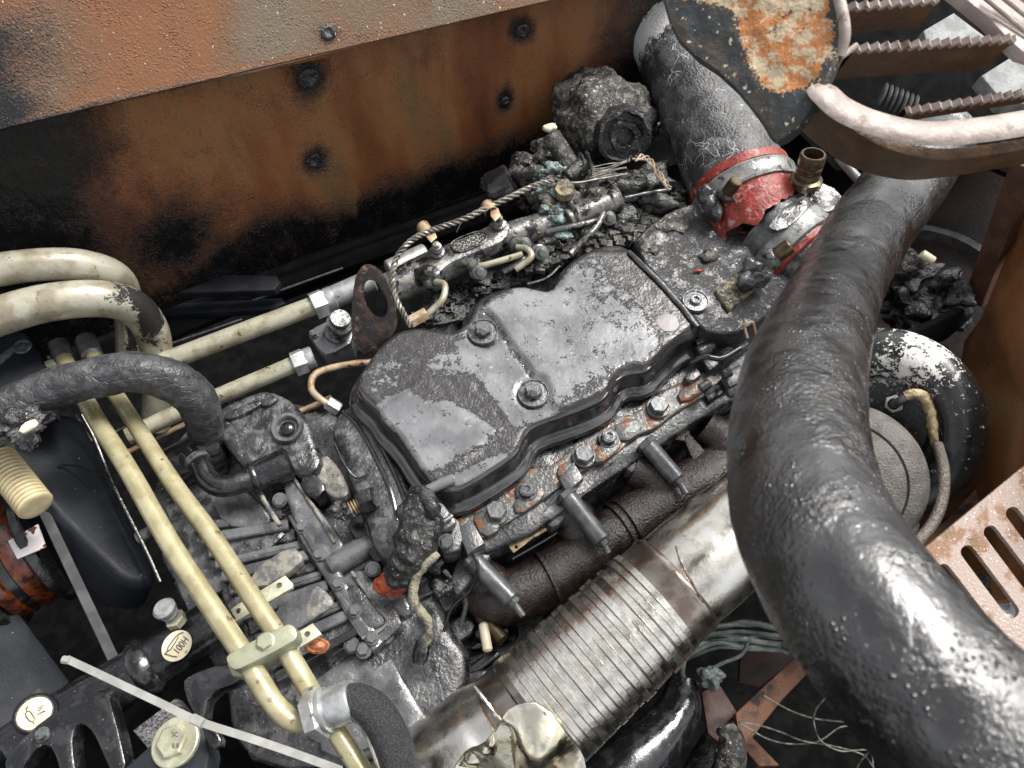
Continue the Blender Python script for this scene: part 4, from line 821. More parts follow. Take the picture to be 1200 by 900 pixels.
pad([(372, 668), (446, 624), (462, 640), (448, 656), (392, 694)], -.082, 'gloss', bev=.006)
pad([(388, 688), (412, 668), (426, 668), (452, 696), (472, 728), (468, 738), (440, 758), (424, 752), (404, 720)], -.072, 'cast2', bev=.003, rnd=1)
pad([(400, 694), (414, 680), (438, 700), (456, 728), (440, 738), (426, 736)], -.069, 'cast', bev=.004, rnd=1)
tube('cast_rim', [Z(x, y, -.068) for x, y in ((412, 670), (426, 690), (442, 712), (454, 728), (440, 742), (424, 748))], .0018, MT['pad'], tgx, n=6)
pad([(405, 610), (432, 592), (462, 620), (462, 640), (450, 655), (440, 662), (426, 640), (412, 628)], -.066, 'gloss', bev=.004)
pad([(350, 545), (380, 530), (396, 545), (412, 575), (402, 586), (384, 580), (368, 562)], -.064, 'pad', hf=gn(90, .003), sp=.004)
pad([(350, 560), (366, 552), (384, 570), (372, 584), (358, 578)], -.055, 'gloss')
pad([(364, 800), (388, 782), (420, 760), (438, 784), (458, 770), (470, 790), (498, 838), (476, 858), (400, 890), (376, 880)], -.088, 'cast2', bev=.002, rnd=0, hf=gn(60, .002), sp=.006)
polybox('casting_rib', Z(356, 778, -.075), Z(420, 742, -.075), .008, .03, MT['gloss'], tgx)
bolt(Z(426, 762, -.074), nut_mesh('sq_bolt', .006, .006, wr=.009, mat=MT['cast2']), tgx)
bolt(Z(452, 745, -.08), nut_mesh('sq_bolt', .006, .006), tgx)
fh = nut_mesh('face_hex', .0058, .005, wr=.0085, mat=MT['cast2'])
for x, y, z in ((272, 508, -.058), (328, 586, -.058), (437, 667, -.062), (240, 696, -.1), (412, 756, -.07)): bolt(Z(x, y, z), fh, tgx, axis=(.15, -.35, .9))
# upper pump head
tpu = thing('hydraulic_pump', 'sooty cast pump head with a ringed port and bent elbow pipe', 'pump', Z(300, 520, -.06))
WZ2 = -.06
slab('pump_body', -.05, [(246, 492), (252, 480), (300, 458), (316, 456), (342, 468), (362, 492), (372, 522), (378, 546), (356, 560), (338, 548), (306, 560), (290, 556), (280, 545), (262, 520)], .07, MT['cast'], tpu, bev=.007, rnd=1, sp=.005, hf=lambda X, Y, V: np.array([.0022 * fbm(v, 80, 7) if v.z > -.056 else 0 for v in V]))
for P in ([(258, 486), (300, 466), (312, 472), (268, 494)], [(300, 470), (318, 461), (328, 468), (310, 478)]): slab('raised_boss', -.044, P, .01, MT['cast'], tpu, bev=.003, rnd=2)
lathe('port_ring', Z(337, 502, -.047), (0, -.1, 1), [(.019, -.004), (.0195, .003), (.018, .0055), (.0145, .0055), (.0125, .003), (.0118, .0), (.0118, -.001), (1e-6, -.001)], MT['cast2'], tpu, n=40, nz=(.0005, 150))
blob('port_plug', Z(336, 502, -.045), (.0095, .009, .005), MT['gloss'], tpu, amp=.15, sc=60, sub_=3)
cyl('pipe_boss', Z(296, 562, -.052), Z(342, 541, -.052), .0195, MT['gloss'], tpu, n=36, bev=.004)
lathe('boss_collar', Z(300, 560, -.052), Z(342, 541, -.052) - Z(296, 562, -.052), [(.0195, -.004), (.021, -.002), (.021, .002), (.0195, .004)], MT['gloss'], tpu, n=36)
cyl('pump_cap', Z(198, 552, -.07), Z(258, 520, -.07), .026, MT['gloss'], tpu, n=36, bev=.004)
cyl('cap_knob', Z(228, 513, -.055), Z(232, 506, -.045), .010, MT['cast2'], tpu, n=20)
tel = thing('elbow_pipe', 'short black elbow pipe with a bright clamp joining the pump head', 'pipe', Z(255, 565, -.04))
tube('elbow', [Z(*p) for p in ((222, 534, -.05), (235, 545, -.042), (244, 562, -.04), (262, 570, -.04), (294, 562, -.045))], [.013, .0125, .0125, .0125, .0130], MT['gloss'], tel, n=28, k=10)
lathe('clamp_ring', Z(232, 541, -.043), Z(242, 556, -.04) - Z(230, 540, -.043), [(.0128, -.004), (.0142, -.004), (.0142, .004), (.0128, .004)], MT['bolts'], tel, n=28)
for k in range(0): 
    rr_ = random.Random(k); blob('pale_residue', Z(258 + rr_.uniform(-14, 30), 540 + rr_.uniform(-10, 90), -.052 - .02 * (k > 1)), (.009, .005, .003), MT['pad'], tel if 0 else tpu, amp=.8, sc=120, seed=k, sub_=3)
# burnt harness plug between gearbox and cover
tpl = thing('harness_plug', 'hexagonal black plug with brass threads sticking out of the bell flange', 'plug', Z(425, 590, -.03))
sub('plug_head', nut_mesh('plughex', .012, .014, mat=MT['gloss']), frame(Z(426, 588, -.035), Z(440, 582, -.03) - Z(426, 588, -.035)), tpl)
for i in range(5): lathe('thread_ring', Z(410 + i * 3.2, 597 - i * 1.6, -.036), Z(426, 588, -.035) - Z(410, 597, -.036), [(.007, 0), (.009, .0012), (.007, .0024)], MT['tan'], tpl, n=20)
blob('melted_wire_stub', Z(402, 600, -.036), (.013, .010, .009), MT['char'], tpl, amp=.6, sc=110, seed=8)
# burnt breather hose + red ring + cord
tbh = thing('burnt_breather_hose', 'charred lumpy breather hose standing at the cover corner', 'hose', Z(480, 630, -.02))
tube('hose_wall', [Z(*p) for p in ((492, 580, .01), (492, 600, .01), (489, 630, .0), (480, 655, -.01), (464, 680, -.03))], [.015, .022, .0225, .020, .014], MT['char'], tbh, n=40, k=14, nz=(.006, 70, 2))
tube('torn_flap', [Z(*p) for p in ((482, 574, .022), (496, 578, .03), (506, 594, .03), (510, 606, .024))], [.004, .007, .007, .004], MT['char'], tbh, n=14, nz=(.002, 120))
t = blob('silicone_scrap', Z(459, 686, -.042), (.0185, .0135, .007), MT['oran'], amp=.7, sc=60, seed=4, sub_=4); tag(t, 'torn orange silicone seal below the burnt breather hose', 'seal')
t = tube('woven_rope', [Z(*p) for p in ((512, 648, .0), (502, 658, .0), (490, 672, -.01), (484, 692, -.02), (486, 708, -.03), (500, 726, -.04), (503, 742, -.05), (496, 756, -.06))], [.0055, .005, .0052, .005, .0055, .0055, .005, .006], MT['wire'] if 0 else MT['label'], n=14, k=10, nz=(.0012, 150)); t.data.materials[0] = mat('frayed_grey_cord', (.30, .28, .21), (.12, .11, .09), (90, .45, .6), rough=(.5, .7), bump=1.5, bs=400); tag(t, 'frayed grey woven cord hanging down beside the manifold end', 'cord')
t = tube('cord_plug', [Z(497, 752, -.06), Z(493, 766, -.062), Z(490, 778, -.064)], [.008, .009, .006], MT['gloss'], n=14, nz=(.001, 150)); tag(t, 'dark plug at the lower end of the frayed cord', 'plug')
# small connectors at front corner of cover
tcn = thing('bracket_clip', 'grey folded metal bracket at the front corner of the valve cover', 'bracket', Z(520, 610, -.03))
slab('bracket_top', .0, [(495, 600), (505, 590), (516, 586), (530, 604), (536, 612), (520, 622), (506, 618)], .012, MT['cast2'], tcn, bev=.002, rnd=1)
slab('bracket_leg', -.02, [(506, 612), (536, 600), (545, 640), (522, 652), (512, 640)], .03, MT['cast'], tcn, bev=.003, rnd=1)
slab('grey_foot', -.022, [(535, 620), (552, 608), (568, 636), (548, 650)], .03, MT['cast2'], tcn, bev=.002)
tube('clip_hook', [Z(*p) for p in ((498, 606, .006), (500, 614, .008), (512, 616, .008), (530, 604, .006))], .003, MT['bolts'], tcn, n=8)
cyl('corner_dowel', Z(493, 578, .001), Z(533, 560, .004), .0058, MT['cover'], tcn, n=20, bev=.002)
bolt(Z(522, 634, -.015), fh, tcn, axis=(.3, -.5, .8))
for k, (x, y) in enumerate(((430, 590), (508, 660), (520, 690), (540, 640))): blob('grime_lump', Z(x, y, -.05), (.012, .01, .008), MT['char'], tcn if k else tpl, amp=.7, sc=90, seed=k + 20, sub_=3)

# ================================================================ charred cluster behind the rail
tch = thing('charred_housing', 'big charred bulb shaped housing covered in grey ash between panel and intake pipe', 'burnt housing', Z(700, 150, .0))
blob('housing_shell', Z(700, 138, .0), (.075, .07, .06), MT['ash'], tch, amp=.28, sc=22, seed=1, sub_=5)
lathe('ring_port', Z(732, 160, .045), Vector((.2, -.75, .35)), [(.038, -.02), (.038, .002), (.033, .004), (.03, -.002), (.022, -.003), (.02, .003), (.014, .003), (.012, -.004), (1e-6, -.004)], MT['char'], tch, n=40, nz=(.0045, 60))
cyl('burnt_stub', Z(646, 160, .03), Z(672, 200, .015), .012, MT['ash'], tch, n=18, nz=(.004, 90)); blob('white_lump', Z(644, 150, .04), (.009, .007, .006), MT['label'], tch, amp=.4, sc=150, sub_=3)
tch2 = thing('burnt_fuel_pump', 'collapsed burnt pump body caked in ash with blue green verdigris', 'burnt pump', Z(650, 215, -.02))
for i, (x, y, z, r, m) in enumerate(((600, 218, -.02, .034, 'ash'), (640, 215, -.01, .036, 'ash'), (684, 214, .0, .028, 'ash'), (656, 240, .0, .026, 'ash'), (720, 224, -.01, .034, 'char'), (700, 238, .0, .026, 'ash'), (750, 218, -.02, .034, 'char'), (770, 238, -.01, .022, 'char'), (640, 180, -.02, .022, 'ash'), (620, 192, -.03, .02, 'ash'), (735, 262, -.02, .022, 'char'), (690, 275, -.02, .016, 'char'))):
    blob('ash_crust', Z(x, y, z), (r * 1.2, r * .8, r * .75), MT[m], tch2, amp=.75, sc=38, seed=i + 30, sub_=4)
for i, (x, y, r) in enumerate(((652, 203, .016), (668, 196, .012), (640, 222, .013), (646, 244, .010), (655, 254, .008), (662, 275, .007))): blob('verdigris_crust', Z(x, y, .022 - .004 * i), (r * 1.3, r * .9, r * .55), MT['verd'], tch2, amp=1., sc=95, seed=i + 60, sub_=4)
lathe('pump_cap', Z(578, 226, .0), Z(560, 236, -.01) - Z(578, 226, 0), [(.026, -.03), (.028, -.002), (.024, .004), (1e-6, .005)], MT['gloss'], tch2, n=30)
lathe('brass_cap', Z(661, 222, .028), (-.1, -.3, 1), [(.013, -.01), (.0135, .002), (.0115, .006), (.006, .005), (1e-6, .007)], mat('ochre_cap', (.25, .2, .12), (.1, .09, .07), (120, .45, .6), rough=(.4, .6), bump=1.5, bs=250), tch2, n=20, nz=(.0025, 110))
cyl('pump_tube', Z(665, 258, .0), Z(725, 232, .005), .015, MT['rail'], tch2, n=24, nz=(.002, 80))
for x, y in ((672, 252), (714, 236), (722, 232)): lathe('tube_ring', Z(x, y, .003), Z(725, 232, .005) - Z(665, 258, .0), [(.0165, -.0025), (.0182, 0), (.0165, .0025)], MT['rail'], tch2, n=24)
for x, y in ((682, 190), (689, 188)): lathe('spring_coil', Z(x, y, .03), (1, .25, .1), [(.011, -.002), (.0135, 0), (.011, .002)], MT['bolts'], tch2, n=24)
cyl('cross_tube', Z(664, 208, .025), Z(684, 190, .03), .010, MT['char'], tch2, n=18)
for i, (pts, r, m, lab) in enumerate(((((732, 232, .01), (760, 226, .01), (786, 222, .01)), .0024, 'boltd', 'thin dark rod pointing right from the burnt pump'),
        (((708, 250, .012), (700, 264, .012), (690, 276, .01), (676, 290, .0), (668, 298, .0)), .0042, 'rail', 'bent grey pipe stub dropping from the burnt pump to the cover'),
        (((640, 272, .005), (668, 266, .01), (702, 258, .01)), .004, 'rail', 'short grey pipe along the right end of the fuel rail'),
        (((590, 318, -.01), (602, 312, -.005), (614, 304, .0), (632, 296, -.005)), .0042, 'rail', 'dark pipe stub right of the hooked injector pipe'))):
    t = tube('pipe_stub', [Z(*p) for p in pts], r, MT[m], n=12, nz=(.0006, 150)); tag(t, lab, 'pipe')
for i, (x, y) in enumerate(((632, 296), (710, 256), (612, 286), (560, 318))):
    t = lathe('injector_union', Z(x, y, -.01), (.2, -.6, .7), [(.011, -.02), (.011, .0), (.008, .002), (.008, .008), (.0095, .009), (.0095, .014), (.006, .015), (.0055, .021), (.003, .022), (1e-6, .022)], MT['boltd'], n=18); tag(t, ('dark injector union at the notch of the valve cover', 'dark union under the burnt pump tube', 'dark union at the right end of the fuel rail', 'dark union below the fuel rail name plate')[i], 'union', 'injector unions along the rail')
t = tube('gasket_edge', [Z(*p) for p in ((508, 380, -.01), (530, 376, -.01), (545, 371, -.01))], .0016, MT['bolts'], n=6); tag(t, 'bright sheet edge behind the left cover bolt', 'sheet edge')
t = tube('gasket_edge', [Z(*p) for p in ((618, 333, -.008), (640, 326, -.008), (656, 312, -.008))], .0016, MT['bolts'], n=6); tag(t, 'bright curved sheet edge at the cover notch', 'sheet edge')
rr = random.Random(4); tdb = thing('burnt_debris', 'loose burnt scraps filling the trough between fuel rail and valve cover', 'debris', Z(600, 330, -.04)); tdb['kind'] = 'stuff'; del tdb['category']
WL['tmp'] = Vector(); Vd = []; Fd = []
def scatter(name, parent, region, n, z, size, m, seed):
    r_ = random.Random(seed); V = []; Fc = []; X0 = min(p[0] for p in region); X1 = max(p[0] for p in region); Y0 = min(p[1] for p in region); Y1 = max(p[1] for p in region); k = 0
    while k < n:
        x, y = r_.uniform(X0, X1), r_.uniform(Y0, Y1)
        if not inpoly(np.array([x]), np.array([y]), region)[0]: continue
        k += 1; c = Z(x, y, z + r_.uniform(-.006, .006)); s = size * r_.uniform(.3, 1.3); b = len(V)
        for sx in (-1, 1):
            for sy in (-1, 1):
                for sz in (-1, 1): V.append(c + Vector((sx * s * r_.uniform(.5, 1.4), sy * s * r_.uniform(.5, 1.2), sz * s * r_.uniform(.3, .9))))
        Fc += [tuple(b + i for i in f) for f in ((0, 1, 3, 2), (4, 6, 7, 5), (0, 4, 5, 1), (2, 3, 7, 6), (0, 2, 6, 4), (1, 5, 7, 3))]
    return mk(name, V, Fc, MT[m], parent)
scatter('scrap', tdb, [(480, 378), (520, 340), (600, 312), (650, 305), (640, 325), (560, 345), (540, 378)], 220, -.045, .006, 'char', 1)
t = scatter('burnt_debris', None, [(600, 290), (700, 250), (800, 215), (800, 270), (730, 285), (670, 300), (620, 320)], 500, -.02, .005, 'ash', 2); tag(t, kind='stuff'); t['label'] = 'burnt crumbs around the collapsed pump'
tube('scrap_sheet', [Z(*p) for p in ((640, 318, -.04), (660, 300, -.03), (690, 285, -.03))], .01, MT['char'], tdb, n=10, nz=(.006, 60))
tw2 = thing('frayed_wire', 'frayed tan stranded wire end between burnt pump and intake pipe', 'wire', Z(760, 195, .02))
for s in range(4): tube('wire_strand', [Z(x + 3 * math.sin(i * 1.6 + s * 1.57), y + 3 * math.cos(i * 1.6 + s * 1.57), .03) for i, (x, y) in enumerate(((744, 186), (752, 184), (760, 187), (766, 194), (772, 204), (778, 212), (784, 220)))], .0014, MT['tan'] if s % 2 else MT['wire'], tw2, n=6, k=6)
for k in range(7):
    y0 = 192 + k * 2.3; tube('wire_strand', [Z(694, y0 + 4, .03), Z(712, y0 + 2 * math.sin(k), .028), Z(734, y0 - 5 + 3 * math.cos(k * 2), .02)], .0009, MT['wire'], tw2, n=5, k=4)
# ================================================================ intake pipe with red coupling
tin = thing('intake_pipe', 'black rubber intake pipe with white flaked ash coming down to a torn coupling', 'intake pipe', D(850, 160, 1.0))
ia, ib = D(783, 40, 1.15), D(866, 215, 1.06); iax = (ib - ia).normalized(); IR = .067
tube('pipe_wall', [ia - iax * .12, ia, ia.lerp(ib, .5), ib], [IR * .86, IR * .86, IR * .92, IR * 1.0], MT['intake'], tin, n=72, k=22, nz=(.0015, 30), rf=lambda s, th: 1)
me = tin.children[0].data if tin.children else [o for o in SC.objects if o.parent == tin][0].data
ow = WL[tin.name]; at = me.attributes.new('m', 'FLOAT', 'POINT'); vals = []
for v in me.vertices:
    s = (v.co + ow - ia).dot(iax); vals.append(max(0, 1.25 * math.exp(-((s - .012 + .010 * noise.noise((v.co + ow) * 40)) / .022) ** 2) * (1 if 1 else 0)))
at.data.foreach_set('value', vals)
tcl = thing('hose_coupling', 'torn red silicone coupling with metal band clamp on the intake pipe', 'coupling', ib)
lathe('red_sleeve', ib - iax * .004, iax, [(IR * .98, -.004), (IR * 1.05, 0), (IR * 1.05, .012)], MT['red'], tcl, n=60, nz=(.001, 60))
# torn sleeve with ragged lower rim
M = frame(ib + iax * .036, iax); V = []; Fc = []; n = 120
for i, z in enumerate((-.004, 0, .012, .024, .034)):
    for j in range(n):
        th = 2 * math.pi * j / n; zz_ = z * (1.25 - .55 * max(-.3, (M.to_3x3() @ Vector((math.cos(th), math.sin(th), 0))).x)) * (1 + .35 * noise.noise(Vector((math.cos(th) * 3, math.sin(th) * 3, 1))) + .14 * noise.noise(Vector((math.cos(th) * 7, math.sin(th) * 7, 5)))) if i > 1 else z
        R_ = IR * (1.03 - .05 * (i == 4)) + .0015 * noise.noise(Vector((th * 4, z * 60, 0))); V.append(M @ Vector((R_ * math.cos(th), R_ * math.sin(th), zz_)))
k = len(V)
for i, z in enumerate((.034, .0, -.02)):
    for j in range(n):
        p = V[4 * n + j]; c = M @ Vector((0, 0, 0)); q = M.inverted() @ p; R_ = IR * (.93, .92, .9)[i]; th = 2 * math.pi * j / n
        V.append(M @ Vector((R_ * math.cos(th), R_ * math.sin(th), q.z - .001 if i == 0 else z)))
for i in range(7):
    for j in range(n): a = i * n + j; b = i * n + (j + 1) % n; Fc.append((a, b, b + n, a + n))
mk('torn_sleeve', V, Fc, MT['red'], tcl)
lathe('sleeve_inside', ib + iax * .02, iax, [(IR * .9, -.01), (IR * .9, .01), (1e-6, .01)], MT['void'], tcl, n=40)
lathe('clamp_band', ib + iax * .010, iax, [(IR * 1.06, 0), (IR * 1.085, .0005), (IR * 1.10, .003), (IR * 1.085, .005), (IR * 1.085, .021), (IR * 1.10, .023), (IR * 1.085, .026), (IR * 1.06, .0265)], MT['zincd'], tcl, n=72, nz=(.0006, 80))
def clampbolt(par, c, a_, l, r=.0085, m='boltb'):
    cyl('clamp_bolt', c, c + a_.normalized() * l, r, MT[m], par, n=20, bev=.0015)
clampbolt(tcl, D(852, 226, .985), D(868, 206, .96) - D(852, 226, .985), .022)
lathe('bolt_seat', D(852, 226, .988), D(868, 206, .96) - D(852, 226, .985), [(.0125, -.004), (.013, 0), (.010, .004), (.008, .005)], MT['bolts'], tcl, n=22)
for x, y in ((832, 236), (838, 248), (826, 228)): blob('clamp_lug', D(x, y, 1.0), (.011, .013, .012), MT['cast'], tcl, amp=.4, sc=80, seed=x, sub_=3)
# lower half on the manifold
tco = thing('manifold_collar', 'grey metal collar with clamp band and bolt on the intake manifold', 'collar', Z(910, 290, .0))
ja, jb = Z(900, 268, -.012), Z(985, 345, -.02); jax = (jb - ja).normalized(); JR = .062
lathe('collar_tube', ja, jax, [(JR * .9, 0), (JR * .96, .002), (JR * .96, .05), (JR * .9, .12)], MT['cast'], tco, n=60, nz=(.0015, 60))
lathe('clamp_band', ja + jax * .028, jax, [(JR * .98, 0), (JR * 1.03, .001), (JR * 1.045, .003), (JR * 1.03, .005), (JR * 1.03, .024), (JR * 1.045, .026), (JR * .98, .028)], MT['zincd'], tco, n=72, nz=(.0006, 80))
lathe('red_edge', ja + jax * .058, jax, [(JR * .98, 0), (JR * 1.03, .001), (JR * 1.03, .007), (JR * .98, .009)], MT['red'], tco, n=60, nz=(.001, 60))
clampbolt(tco, Z(906, 302, .058), Z(926, 288, .072) - Z(906, 302, .058), .024, .0095)
lathe('bolt_seat', Z(906, 302, .056), Z(926, 288, .072) - Z(906, 302, .058), [(.014, -.004), (.014, 0), (.011, .005), (.009, .006)], MT['bolts'], tco, n=22)
for i, (x, y) in enumerate(((882, 312), (888, 326), (876, 330))): blob('clamp_lug', Z(x, y, .02), (.013, .012, .012), MT['cast'], tco, amp=.4, sc=80, seed=i, sub_=3)
for i, (P, z) in enumerate((([(899, 265), (925, 236), (945, 228), (952, 240), (930, 262), (906, 270)], .05), ([(940, 235), (956, 214), (985, 222), (990, 240), (965, 250)], .04))):
    slab('bent_scrap', z, P, .006, MT['cast'], tco, bev=.001, rnd=1, sp=.006, hf=lambda X, Y, V: np.array([.006 * fbm(v, 40, 9) for v in V]))
tcf = thing('threaded_fitting', 'greenish brass threaded fitting standing right of the red coupling', 'fitting', D(948, 200, .98))
fa, fb = D(946, 206, .985), D(957, 168, .95); fd = fb - fa
lathe('fitting_body', fa, fd, [(.020, -.012), (.020, -.004), (.0155, -.002), (.0155, .004), (.014, .006), (.0158, .008), (.0158, .014), (.014, .016), (.016, .018), (.016, .030), (.0145, .032), (.0125, .032), (.012, .02), (1e-6, .02)], MT['boltb'], tcf, n=30)
sub('fitting_nut', nut_mesh('fitnut', .0185, .008, mat=MT['clampg']), frame(fa - fd.normalized() * .012, fd), tcf)

# ================================================================ big foreground hose
thz = thing('coolant_hose', 'thick black sooty hose sweeping through the right foreground with a white sheen', 'hose', D(930, 520, .5))
cl = [(1100, 160, .84), (1068, 206, .80), (1020, 268, .74), (978, 345, .64), (945, 430, .50), (935, 510, .435), (948, 600, .38), (998, 695, .34), (1085, 800, .315), (1200, 910, .295), (1290, 990, .29)]
rr_px = [42, 45, 48, 52, 68, 78, 88, 97, 104, 110, 114]
tube('hose_wall', [D(*p) for p in cl], [q * p[2] / F for q, p in zip(rr_px, cl)], MT['hose'], thz, n=120, k=34, nz=(.0008, 42), hollow=False)
blob('hose_scab', D(925, 440, .455), (.0035, .003, .002), MT['tan'], thz, amp=.6, sc=300, sub_=3)

# ================================================================ turbocharger
ttu = thing('turbocharger', 'turbocharger with black rounded intake duct flecked with white ash', 'turbocharger', D(1040, 520, .95))
tax = (CAM - D(1030, 500, .95)).normalized() + Vector((-.12, -.10, 0)); tax.normalize()
tcen = D(1026, 498, .98); RR = 84 * .98 / F; Rt = 30 * .98 / F
pr = [(RR - Rt, 0)] + [(RR - Rt * math.cos(a), Rt * math.sin(a)) for a in [math.pi * i / 14 for i in range(1, 14)]] + [(RR + Rt, 0), (RR + Rt, -.06)]
du = lathe('compressor_duct', tcen, tax, pr, MT['duct'], ttu, n=90)
at = du.data.attributes.new('m', 'FLOAT', 'POINT'); ow = WL[ttu.name]; vals = []
for v in du.data.vertices:
    x, y, _ = PXof(v.co + ow); vals.append(1.15 * math.exp(-(((x - 1085) / 42) ** 2 + ((y - 412) / 42) ** 2)) * .72 + .45 * math.exp(-(((x - 1030) / 40) ** 2 + ((y - 440) / 20) ** 2)))
at.data.foreach_set('value', vals)
lathe('back_plate', tcen + tax * -.004, tax, [(1e-6, -.012), (RR - Rt * .7, -.012), (RR - Rt * .7, -.02)], MT['gloss'], ttu, n=60)
lathe('inner_ring', tcen + tax * -.01, tax, [(.052, 0), (.060, .001), (.062, .006), (.056, .008), (.050, .002)], MT['gloss'], ttu, n=60)
g0 = D(985, 565, .905)
lathe('turbine_housing', g0, tax, [(.088, -.05), (.092, -.02), (.090, -.006), (.084, .004), (.073, .009), (.071, .006), (.069, .010), (.055, .020), (.03, .026), (1e-6, .027)], MT['turbo'], ttu, n=80)
slab('housing_foot', plane3(D(1052, 612, .88), D(1078, 612, .88), D(1062, 650, .86)), [(1046, 622), (1066, 598), (1079, 614), (1076, 632), (1056, 660), (1040, 660)], .04, MT['turbo'], ttu, bev=.002)
bolt(D(1046, 502, .975), fh, ttu, axis=tax, s=1.5); bolt(D(1072, 556, .975), fh, ttu, axis=tax, s=1.2)
tbr = thing('braided_line', 'thin braided steel line with burnt cream sleeve looping in front of the turbocharger', 'braided hose', D(1090, 520, .93))
sub('line_nut', nut_mesh('whitenut', .0098, .005, mat=mat('white_ashed_nut', (.62, .61, .56), rough=(.4, .6), bump=.4)), frame(D(1048, 473, .955), tax), tbr)
lathe('line_collar', D(1048, 473, .955) + tax * .004, tax, [(.007, 0), (.007, .004), (.005, .006)], MT['gloss'], tbr, n=16)
tube('dark_end', [D(1050, 473, .945), D(1058, 468, .937), D(1066, 463, .935)], .0055, MT['boltd'], tbr, n=16)
tube('burnt_sleeve', [D(*p) for p in ((1062, 465, .935), (1072, 461, .93), (1084, 466, .93), (1091, 482, .93), (1094, 505, .93), (1100, 528, .93))], [.0058, .0062, .0066, .0068, .0070, .0064], MT['pad'], tbr, n=24, k=10, nz=(.0016, 130)); tbr.children and None
[o for o in SC.objects if o.name.startswith('burnt_sleeve')][0].data.materials[0] = mat('scorched_cream_sleeve', (.52, .43, .26), (.38, .29, .15), (90, .42, .6), c3=(.06, .05, .03), n3=(110, .6, .65), rough=(.4, .6), bump=1.2, bs=220)
tube('braid', [D(*p) for p in ((1099, 522, .92), (1106, 550, .885), (1105, 582, .87), (1095, 610, .86), (1078, 632, .85), (1058, 650, .84))], [.0063] * 6, MT['braid'], tbr, n=24, k=12)
# ================================================================ right side: fender panel, post, wheel rim, slotted plate
tfe = slab('inner_fender', plane3(D(1130, 420, 1.10), D(1200, 330, 1.0), D(1130, 620, .97)), [(1130, 400), (1150, 372), (1175, 310), (1200, 245), (1330, 120), (1420, 520), (1200, 700), (1030, 720), (1030, 640), (1100, 560)], .01, MT['fender'], bev=.001, sp=.02); tag(tfe, 'brown rusted inner fender panel on the right edge', 'panel')
t = slab('fender_seam', plane3(D(1090, 640, .93), D(1200, 520, 1.0), D(1100, 670, .9)), [(1050, 655), (1120, 595), (1200, 515), (1300, 430), (1310, 470), (1200, 552), (1120, 620), (1075, 650), (1055, 690)], .01, MT['rust'], bev=.002, sp=.006, hf=lambda X, Y, V: np.array([.002 * fbm(v, 90, 6) for v in V])); tag(t, 'lumpy rusted seam strip above the slotted plate', 'seam strip')
t = polybox('corner_post', D(1205, 190, .98), D(1146, 350, 1.14), .024, .03, MT['rust'], bev=.001); t.data.materials[0] = mat('dark_rust_post', (.075, .032, .018), (.11, .05, .03), rough=(.5, .7), bump=.5, bs=300); tag(t, 'dark rusty corner post at the right edge', 'post')
twh = thing('fan_ring', 'dark fan ring with a pale edge behind the big hose at the right', 'fan ring', D(1060, 330, 1.25))
wc = D(1050, 390, 1.25); wx = (CAM - wc).normalized() + Vector((0, .15, .1))
lathe('ring_rim', wc, wx, [(.165, -.01), (.17, .0), (.1715, .003), (.179, .003), (.1805, .0), (.185, -.012), (.185, -.06)], MT['boltd'], twh, n=120)
lathe('ring_web', wc, wx, [(.165, -.01), (.135, -.02), (.13, -.015), (.10, -.02), (1e-6, -.022)], mat('dark_red_web', (.05, .018, .012), (.02, .015, .013), rough=(.5, .7), bump=.5), twh, n=80)
t = slab('dark_rust_sheet', plane3(D(1100, 220, 1.35), D(1190, 230, 1.3), D(1120, 330, 1.35)), [(1020, 180), (1200, 150), (1185, 220), (1160, 330), (1000, 420), (990, 240)], .005, MT['void'], bev=.001); t.data.materials[0] = mat('dark_rust_sheet', (.035, .014, .009), (.012, .009, .008), (14, .4, .6), rough=(.55, .75), bump=.5, bs=300); tag(t, 'dark rusted sheet behind the fan ring at the right', 'panel')
tc2 = thing('charred_lump', 'heap of charred foam with a pale stub behind the big hose', 'burnt foam', D(1075, 350, 1.12))
for i, (x, y, r) in enumerate(((1062, 322, .038), (1095, 335, .034), (1060, 356, .038), (1090, 365, .034), (1118, 345, .03), (1070, 382, .03), (1110, 370, .026))): blob('foam_chunk', D(x, y, 1.12), (r, r * .8, r * .7), MT['char'], tc2, amp=.8, sc=45, seed=i + 80, sub_=4)
cyl('pale_stub', D(1080, 297, 1.06), D(1094, 306, 1.06), .006, MT['label'], tc2, n=14)
t = slab('charred_duct', plane3(D(1100, 380, 1.05), D(1130, 350, 1.08), D(1090, 400, 1.05)), [(1062, 392), (1085, 384), (1130, 362), (1140, 372), (1110, 398), (1080, 412)], .01, MT['rust'], bev=.002); t.data.materials[0] = MT['void']; tag(t, 'dark bracket between foam heap and fender', 'bracket')
PS = plane3(D(1100, 640, .74), D(1200, 560, .78), D(1190, 760, .70))
def slot(x0, y0, x1, y1, w=8.5):
    a = math.atan2(y1 - y0, x1 - x0); P = []
    for i in range(7): t_ = a + math.pi / 2 + math.pi * i / 6; P.append((x0 + w * math.cos(t_), y0 + w * math.sin(t_)))
    for i in range(7): t_ = a - math.pi / 2 + math.pi * i / 6; P.append((x1 + w * math.cos(t_), y1 + w * math.sin(t_)))
    return P
t = slab('slotted_plate', PS, [(1072, 652), (1086, 640), (1200, 546), (1330, 440), (1420, 560), (1205, 770), (1180, 790), (1140, 730)], .005, MT['slot'], bev=.001,
         holes=[slot(1106, 669, 1160, 740), slot(1134, 647, 1186, 716), slot(1161, 624, 1214, 694), slot(1187, 602, 1240, 672), slot(1213, 580, 1266, 650)]); tag(t, 'pinkish rusted plate with rounded slots at the lower right', 'slotted plate')
